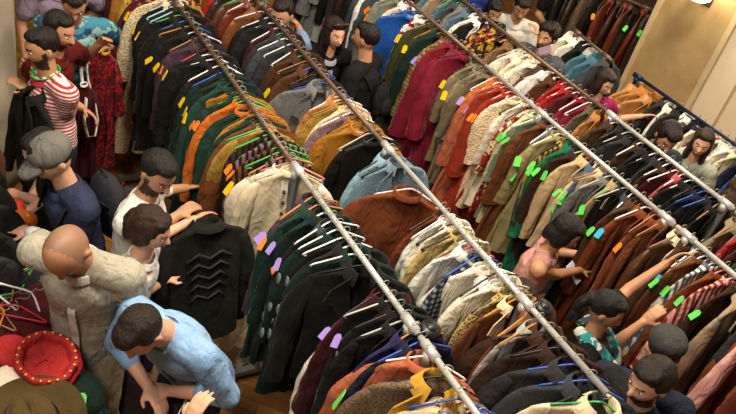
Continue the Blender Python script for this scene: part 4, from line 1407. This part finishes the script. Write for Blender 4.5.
q0, q1 = at(655, 11.5, 1.6), at(571, -24, 1.6)
angled_row('back rail', q0, q1, [('coat', 'black', 'leather'), ('coat', 'soot', 'leather'), ('coat', 'dark brown', 'leather'), ('coat', 'mauve', 'fur', T('', c2='dark brown')), ('coat', 'taupe', 'fur', T('', c2='brown')), ('coat', 'dark brown', 'fur', T('', c2='black')), ('coat', 'dark brown', 'leather', T('o')), ('coat', 'russet', 'leather'), ('coat', 'chocolate', 'leather'), ('coat', 'russet', 'leather', T('')), ('coat', 'brown', 'leather', T('')), ('coat', 'chocolate', 'fur', T('g', c2='black')), ('coat', 'russet', 'leather'), ('coat', 'dark brown', 'leather', T('g'))], 'back rack of brown leather and fur coats beside the stone pillar')
q0, q1 = at(612, 61, 1.45), at(572, 28, 1.45)
angled_row('short rail', q0, q1, [('shirt', 'ivory', 'cloth', T('', s=1.2)), ('shirt', 'white', 'cloth', T('', s=1.15)), ('jacket', 'black', 'cloth', T('', s=1.15, h='w')), ('jacket', 'teal', 'cloth', T('', s=1.3, front='pale grey')), ('jacket', 'teal', 'cloth', T('', s=1.35)), ('jacket', 'slate', 'cloth')], 'short rack of teal and white jackets behind the woman in magenta')
# rail at the left edge
q0, q1 = at(-38, 262, 1.3), at(-54, 115, 1.3)
angled_row('edge rail', q0, q1, [('coat', 'brown', 'cloth'), ('coat', 'black', 'cloth'), ('coat', 'black', V), ('coat', 'soot', 'cloth', T('', s=1.05)), ('coat', 'black', 'cloth', T('', s=1.05)), ('coat', 'charcoal', 'cloth', T('', s=1.1))], 'rack at the left edge hung with dark coats')


# ------------------------------------------------------------------ things that are held
def held(kind, color, fab, px, py, z, dx, dy, label, cat, s=1.0, tiltx=0, tilty=0, wx=1.0, **k):
    p = at(px, py, z)
    v = at(px + dx, py + dy, z) - p
    rz = math.atan2(v.y, v.x)
    o = garment(kind, color, fab, gap=.1, **k)
    o.location = p
    o.scale = (o.scale.x * s * wx, o.scale.y * s, o.scale.z * s)
    o.rotation_euler = Euler((R(tiltx), R(tilty), rz), 'XYZ')
    del o['tag_colour']
    tag(o, label, cat)
    return o


bj = held('jacket', 'black', 'cloth', 209, 212, 1.44, -85, 14, 'big black jacket with braided chest held up by the woman in the white vest', 'jacket', 1.0, tiltx=8, tilty=0, v=2)
for i in range(5):
    b = MB()
    z = -.22 - .062 * i
    b.tube([(-.12 + .008 * i, .036, z - .03), (-.06, .040, z + .012), (0, .043, z - .02), (.06, .040, z + .012), (.12 - .008 * i, .036, z - .03)], .006, 6)
    link('braid', b.mesh('braid'), bj, mat('#262623', 'cloth'), 'black braid chevron')
held('jacket', 'black', 'cloth', 33, 84, 1.36, 60, 62, 'black jacket held up by the man in the striped t-shirt', 'jacket', 1.0, tiltx=0, v=1, sleeves=True)
held('robe', 'maroon', 'brocade', 106, 46, 1.38, 40, 12, 'maroon robe with gold edging held by the bearded man', 'robe', .62, wx=.6, c2='red', c3='burgundy', front='gold', v=3)
held('robe', 'burgundy', 'brocade', 84, 80, 1.15, 40, 10, 'burgundy costume with white straps held by the man in stripes', 'robe', .5, wx=.75, c2='maroon', c3='burgundy', v=1, front='white')


def strap(name, pts, r, m, label, cat, flat=.3):
    b = MB()
    b.tube(pts, r, 8, flat=flat)
    return tag(link(name, b.mesh(name), None, m), label, cat)


strap('strap', [at(81, 42, 1.25), at(80, 60, 1.2), at(82, 80, 1.12), at(86, 100, 1.02), at(84, 122, .9), at(88, 137, .82), at(95, 136, .82), at(98, 120, .9), at(95, 104, 1.0), at(88, 80, 1.12), at(86, 55, 1.22)], .013, mat('#d9d4c8', 'cloth'), 'long white strap hanging from the burgundy costume', 'strap')
# lanyard of the man in stripes
P = stripe
b = MB()
pts = []
for i in range(17):
    a = 2 * pi * i / 16
    pts.append(P['c7'] - P['up'] * (-.012 + .03 * max(0, math.sin(a))) + P['X'] * .076 * math.cos(a) + P['fw'] * (.076 * math.sin(a) + .012))
b.tube(pts[:-1], .012, 6, True, .4)
link('lanyard', b.mesh('lanyard'), P['root'], mat('#2fae4e', 'cloth'), 'green lanyard')
# shoulder strap of the man in white
P = white
b = MB()
pts = [P['c7'] + P['X'] * .13 * P['k'] * s + P['fw'] * f_ - P['up'] * u for s, f_, u in ((1, -.10, .16), (1, -.04, .02), (.9, .05, .02), (.6, .13, .14), (.2, .165, .26), (-.3, .18, .36), (-.8, .16, .46), (-1.2, .08, .52))]
b.tube(pts, .024, 8, flat=.25)
link('shoulder_strap', b.mesh('shoulder_strap'), P['root'], mat('#17171a', 'cloth'), 'black shoulder strap')
# wrist watch of the man in the cap
P = capman
e, w_ = P['arm'][-1]
b = MB()
d = (w_ - e).normalized()
b.capsule(w_ - d * .035, w_ - d * .005, .036, .034, 14, caps=2)
link('wristwatch', b.mesh('wristwatch'), P['root'], mat('#e4e2dd', 'plastic'), 'white wristwatch')
# sunglasses pushed up into the hair of the laughing woman
P = laugh
b = MB()
for s in (-1, 1):
    b.ell(P['HM'] @ Vector((s * .034, .070, .100)), (.026, .010, .018), P['HM'].to_3x3(), 14, 8)
b.capsule(P['HM'] @ Vector((-.06, .06, .1)), P['HM'] @ Vector((.06, .06, .1)), .005, .005, 8)
g = link('sunglasses', b.mesh('sunglasses'), P['root'], mat('#2a1a12', 'plastic'))
# floral scarf over the black top
P = flor
b = MB()
for s in (-1, 1):
    pts = [P['c7'] + P['X'] * s * x + P['fw'] * f_ - P['up'] * u for x, f_, u in ((.02, -.07, -.01), (.08, -.03, -.02), (.10, .05, .02), (.09, .13, .12), (.08, .15, .24), (.10, .16, .36))]
    b.tube([p * 1 for p in pts], [.03, .04, .045, .05, .055, .05], 12, flat=.6)
link('scarf', cooked(b, .009, 2, 'scarf', lambda c: wobble(c, 50, 2) * .006), P['root'], mat('#bfc4b8', 'print', '#1f8a86', '#39484e'), 'white and teal floral scarf')
# white card read by the woman in pink
c = at(575, 272, 1.08)
b = MB()
b.box((-.045, -.065, -.002), (.045, .065, .002))
o = link('paper_card', b.mesh('paper_card', False), None, mat('#d7dce0', 'paper'))
o.location = c
o.rotation_euler = (R(38), R(-10), R(20))
tag(o, 'white card held by the woman in the pink top', 'card')
# phone of the curly haired man
b = MB()
b.box((-.03, -.004, -.06), (.03, .004, .06))
o = link('phone', b.mesh('phone', False), None, mat('#b9a0b4', 'plastic'))
P = grey
o.location = P['W'](P['HM'] @ Vector((-.08, .13, -.05)))
o.rotation_euler = (0, R(-50), -P['yaw'])
tag(o, 'pale phone held up by the curly haired man in grey', 'phone')
# dark trousers in the hands of the man in blue
b = MB()
c = at(158, 396, .86)
ya = blue['yaw']
fw_, rt_ = Vector((math.sin(ya), math.cos(ya), 0)), Vector((math.cos(ya), -math.sin(ya), 0))
b.capsule(c - rt_ * .13, c + rt_ * .13, .04, .04, 14)
for s in (-1, 1):
    b.capsule(c + rt_ * s * .09, c + rt_ * s * .08 + Vector((0, 0, -.55)) + fw_ * .10, .085, .07, 16, 1, .5, rt_)
b.capsule(c - Vector((0, 0, .05)), c - Vector((0, 0, .16)), .14, .13, 16, 1, .45, rt_)
tag(link('trousers', cooked(b, .009, 3, 'trousers', lambda v: wobble(v, 22, 4) * .007), None, mat('#2b1c22', 'cloth')), 'dark plum trousers in the hands of the man in light blue', 'trousers')
# hanger in the hand at the bottom edge
h = hanger(at(182, 408, 1.2), (R(20), R(35), R(60)), 'b')
tag(h, 'blue hanger in the hand at the bottom edge', 'hanger')

# ------------------------------------------------------------------ the table of loose clothes and hats
TZ = .74
ta, tb = at(-60, 430, TZ), at(62, 300, TZ)
tx0, tx1, ty0, ty1 = min(ta.x, tb.x) - .05, max(ta.x, tb.x) - .02, min(ta.y, tb.y) - .1, max(ta.y, tb.y) + .75
t = tag(empty('table', ((tx0 + tx1) / 2, (ty0 + ty1) / 2, 0)), 'low wooden table heaped with loose clothes and hats', 'table')
hx, hy_ = (tx1 - tx0) / 2, (ty1 - ty0) / 2
b = MB()
b.box((-hx, -hy_, TZ - .035), (hx, hy_, TZ))
link('tabletop', b.mesh('tabletop', False), t, mat('#6b4528', 'leather'))
for sx in (-1, 1):
    for sy in (-1, 1):
        b = MB()
        b.tube([(sx * (hx - .06), sy * (hy_ - .06), 0), (sx * (hx - .07), sy * (hy_ - .07), TZ - .03)], [.018, .026], 10)
        link('leg', b.mesh('leg'), t, mat('#4a3020', 'leather'))


def heap(px, py, z, rx, ry, rz_, color, fab, label, cat, seed, turn=0, c2=None, c3=None, amp=.03):
    """a crumpled garment lying in a heap"""
    c = at(px, py, z)
    b = MB()
    b.ell((0, 0, 0), (rx, ry, rz_), None, 72, 48)
    co = np.array(b.v)
    nrm = co / np.array((rx, ry, rz_)) ** 2
    nrm /= np.linalg.norm(nrm, axis=1)[:, None]
    d = (1 - 2 * np.abs(wobble(co, 14, seed))) * amp + wobble(co, 34, seed + 1) * amp * .35
    co = co + nrm * d[:, None] * np.array((1, 1, .8))
    co[:, 2] = np.maximum(co[:, 2], -rz_ * .55)
    b.v = [tuple(p) for p in co]
    nm = {'cloth': 'folded_cloth', 'coat': 'crumpled_coat', 'scarf': 'crumpled_scarf', 'shirt': 'crumpled_shirt'}[cat]
    o = link(nm, b.mesh(nm), None, mat(CN.get(color, color), fab, CN.get(c2, c2), CN.get(c3, c3)))
    o.location = c
    o.rotation_euler = (0, 0, R(turn))
    tag(o, label, cat, 'loose clothes on the table')
    return o


heap(40, 320, .90, .25, .19, .13, 'maroon', 'velvet', 'crumpled maroon velvet coat on the table beside the bald man', 'coat', 3, 20)
heap(62, 303, .86, .15, .12, .10, '#551721', 'cloth', 'folded maroon cloth at the back of the table', 'cloth', 5, -20)
heap(12, 354, .85, .17, .15, .11, 'dark green', 'velvet', 'crumpled dark green velvet coat behind the red hat', 'coat', 6, 0)
heap(62, 394, .82, .15, .19, .11, 'dark green', 'velvet', 'dark green velvet coat hanging over the table corner with green ticket', 'coat', 8, 35)
heap(84, 404, .76, .07, .12, .10, '#0f2128', 'velvet', 'dark blue green cloth at the table corner by the plum trousers', 'cloth', 9, 10)
heap(14, 379, .96, .09, .06, .05, 'ivory', 'cloth', 'white cloth between the red hat and the brown hat', 'cloth', 12, 30, amp=.015)
heap(18, 412, .84, .20, .20, .12, '#3b3326', 'cloth', 'dark olive cloth under the brown felt hat', 'cloth', 14, 0)
heap(14, 222, .98, .11, .07, .05, 'orange', 'satin', 'orange scarf in the hands of the man in the cap', 'scarf', 21, 10, amp=.02)
heap(8, 211, 1.0, .09, .06, .05, '#c9442a', 'satin', 'red orange scarf beyond the orange one at the left edge', 'scarf', 22, 40, amp=.02)
heap(18, 234, .95, .08, .06, .04, '#c23a83', 'satin', 'pink scarf below the orange one', 'scarf', 23, 70, amp=.02)
heap(12, 246, .92, .12, .09, .05, 'steel blue', 'cloth', 'blue cloth under the bright scarves', 'cloth', 24, 10, amp=.02)
heap(38, 262, .86, .11, .12, .07, '#3d5166', 'tweed', 'blue denim shirt lying beside the head of the bald man', 'shirt', 25, 10)
heap(30, 283, .84, .22, .16, .10, '#22252a', 'cloth', 'dark grey coat lying under the loose hangers', 'coat', 26, 10)
q = link('price_tag', part_pool('tag'), None, mat(TAGC['g'][0], 'paper'))
q.location = at(81, 401, .9)
q.rotation_euler = (R(-10), R(70), R(60))
tag(q, 'green price ticket lying on the dark green velvet', 'price ticket')
q = heap(30, 291, .97, .035, .03, .03, '#e0479a', 'satin', 'bright pink ribbon bunch among the loose hangers', 'cloth', 31, 0, amp=.012)

# loose hangers
LH = [(10, 276, 'o', 10), (14, 283, 'd', 40), (8, 290, 'o', 75), (18, 293, 'd', 20), (12, 300, 'k', 55), (22, 286, 'o', 100), (6, 304, 'd', 130), (20, 300, 'r', 150), (26, 296, 'g', 35), (14, 308, 'o', 95)]
for i, (x, y, cc, a) in enumerate(LH):
    h = hanger(at(x, y, .96 + .012 * i), (R(90 + RNG.uniform(-14, 14)), R(RNG.uniform(-10, 10)), R(a)), cc)
    h.scale = (.8, .8, .8)
    nm = HANGC[cc][1]
    tag(h, '%s hanger in the tangle on the table, %s' % (nm, ['topmost' if i == len(LH) - 1 else 'near the orange scarf', 'left of the pink ribbon', 'at the left edge', 'just under the pink ribbon', 'in the middle of the tangle', 'above the pink ribbon', 'lowest at the left edge', 'below the ribbon', 'closest to the ribbon', 'on top at the front'][i]), 'hanger', 'loose hangers on the table')
for x, y, z, cc, rot, lb in ((40, 285, 1.13, 'w', (-38, 38, -39), 'white hanger standing up beside the hand of the bald man'), (36, 245, .96, 'l', (75, 10, 60), 'pale blue hanger near the head of the bald man'), (58, 331, 1.0, 'b', (80, 0, -10), 'blue hanger lying on the maroon coat'), (66, 338, .99, 'g', (80, 5, 20), 'green hanger lying beside the red hat'), (70, 343, .98, 's', (80, 0, 30), 'grey hanger under the green one beside the red hat')):
    h = hanger(at(x, y, z), tuple(R(a) for a in rot), cc)
    h.scale = (.95, .95, .95)
    tag(h, lb, 'hanger', 'loose hangers on the table')


def ring_hat():
    """soft red cap: puffy crown, turned-up quilted band, gold beads along the seams"""
    c = at(46, 362, 1.0)
    t = tag(empty('red_hat', c), 'red beaded cloth hat with a rolled brim on the dark green velvet', 'hat')
    m = mat('#a82a2b', 'cloth')
    S_ = 1.0
    b = MB()
    rows = []
    for z, r in ((-.03, .128), (.03, .134), (.062, .128), (.070, .116), (.058, .100), (.03, .094), (.018, .084), (.034, .060), (.040, .03), (.038, .006)):
        rows.append([((r + .004 * math.sin(9 * a)) * math.cos(a), (r * .92 + .004 * math.sin(7 * a)) * math.sin(a), z + .004 * math.sin(5 * a + r * 30)) for a in [2 * pi * i / 60 for i in range(60)]])
    b.rings(rows, True, True)
    cr = link('crown', b.mesh('crown'), t, m)
    b = MB()
    for z, r in ((-.02, .136),):
        b.tube([((r + .004 * math.sin(9 * a)) * math.cos(a), r * .93 * math.sin(a), z + .014) for a in [2 * pi * i / 48 for i in range(48)]], .016, 10, True)
    link('band', b.mesh('band'), t, mat('#a51f24', 'cloth'))
    # cloth tail at the side
    b = MB()
    b.ell((-.15, .01, -.02), (.085, .075, .035), None, 24, 14)
    link('ear_flap', b.mesh('ear_flap'), t, m)
    for i in range(22):
        a = 2 * pi * i / 22
        b = MB()
        b.ell((.118 * math.cos(a), .109 * math.sin(a), .072), (.006, .006, .006), None, 8, 6)
        link('bead', b.mesh('bead'), cr, mat('#d9b24a', 'plastic'), 'gold bead')
    t.rotation_euler = (R(20), R(12), R(-30))
    return t


ring_hat()
c = at(32, 424, .95)
t = tag(empty('felt_hat', c), 'olive brown felt hat with a wide brim at the bottom left corner', 'hat')
m = mat('#4a3b1d', 'velvet')
b = MB()
rows = []
for z, r in ((.0, .215), (.006, .21), (.010, .15), (.014, .115), (.04, .105), (.085, .098), (.112, .082), (.120, .055), (.108, .03), (.104, .004)):
    rows.append([(r * math.cos(a) * (.88 if r < .13 else 1), r * math.sin(a) * (1.06 if r < .13 else 1), z + (.028 * abs(math.cos(a)) ** 3 * max(0, r - .12) / .09 if r > .12 else -.012 * math.exp(-(math.cos(a) / .3) ** 2) * (r < .09))) for a in [2 * pi * i / 56 for i in range(56)]])
b.rings(rows, False, True)
b.rings([rows[0], [(x * .985, y * .985, z - .006) for x, y, z in rows[0]], [(x * .5, y * .5, z - .004) for x, y, z in rows[0]]])
link('felt', b.mesh('felt'), t, m)
b = MB()
b.tube([(.104 * math.cos(a) * .89, .104 * math.sin(a) * 1.07, .028) for a in [2 * pi * i / 40 for i in range(40)]], .011, 8, True, .6)
link('hat_band', b.mesh('hat_band'), t, mat('#2b2212', 'cloth'))
t.rotation_euler = (R(14), R(-6), R(20))

# wall lamp high on the stone pillar
fx = 7.1 * G
d = CAM_R * (699 - CX) - CAM_U * (-5 - CY) + FWD * FPX
tt = (fx - .16) / d.x
lp = Vector((d.x * tt, d.y * tt, CAM_H + d.z * tt))
t = tag(empty('wall_lamp', lp), 'glowing white wall lamp on the stone pillar at the top edge', 'lamp')
b = MB()
b.rings([[(r * math.cos(2 * pi * i / 28), r * math.sin(2 * pi * i / 28), z) for i in range(28)] for z, r in ((-.05, .02), (-.045, .07), (-.02, .105), (.04, .12), (.10, .115))], True, False)
gl = bpy.data.materials.new('lamp_glass')
gl.use_nodes = True
gb = gl.node_tree.nodes['Principled BSDF']
gb.inputs['Base Color'].default_value = (1, .95, .85, 1)
gb.inputs['Emission Color'].default_value = (1, .86, .62, 1)
gb.inputs['Emission Strength'].default_value = 9
link('lamp_shade', b.mesh('lamp_shade'), t, gl)
b = MB()
b.tube([(.0, 0, .02), (.10, 0, .0), (.16, 0, 0)], .014, 8)
b.box((.14, -.05, -.09), (.16, .05, .09))
link('bracket', b.mesh('bracket'), t, mat('#8a7a55', 'metal'))
pd = bpy.data.lights.new('wall_lamp_bulb', 'POINT')
pd.energy = 26
pd.color = (1, .82, .55)
pd.shadow_soft_size = .08
po = bpy.data.objects.new('wall_lamp_bulb', pd)
COL.objects.link(po)
po.location = lp + Vector((-.02, -.0, .22))
# ------------------------------------------------------------------ light
w = bpy.data.worlds.new('world')
SC.world = w
w.use_nodes = True
w.node_tree.nodes['Background'].inputs['Color'].default_value = (1.0, .86, .70, 1)
w.node_tree.nodes['Background'].inputs['Strength'].default_value = .055


def lamp(name, loc, target, size, power, col=(1, .87, .70)):
    d = bpy.data.lights.new(name, 'AREA')
    d.shape = 'DISK'
    d.size = size
    d.energy = power * G * G
    d.color = col
    o = bpy.data.objects.new(name, d)
    COL.objects.link(o)
    o.location = Vector(loc) * G
    o.rotation_euler = (Vector(target) * G - Vector(loc) * G).to_track_quat('-Z', 'Y').to_euler()
    return o


lamp('ceiling_and_fill_lamp', (1.5, 2.2, 6.3), (2.2, 2.8, 0), 1.0, 330)
lamp('ceiling_and_fill_lamp', (-1.2, 1.2, 5.8), (.9, 3.0, .8), 1.2, 150, (1, .92, .82))  # added fill lamp at the front left, brightens the men by the table
lamp('ceiling_and_fill_lamp', (5.0, 3.2, 6.3), (4.4, 3.0, 0), 1.0, 320)
lamp('ceiling_and_fill_lamp', (2.0, 6.8, 6.3), (2.0, 6.2, 0), 1.2, 75)
lamp('ceiling_and_fill_lamp', (5.8, 6.8, 6.3), (5.4, 6.0, 0), 1.2, 60)
finish_labels()
SC.view_settings.exposure = -0.08
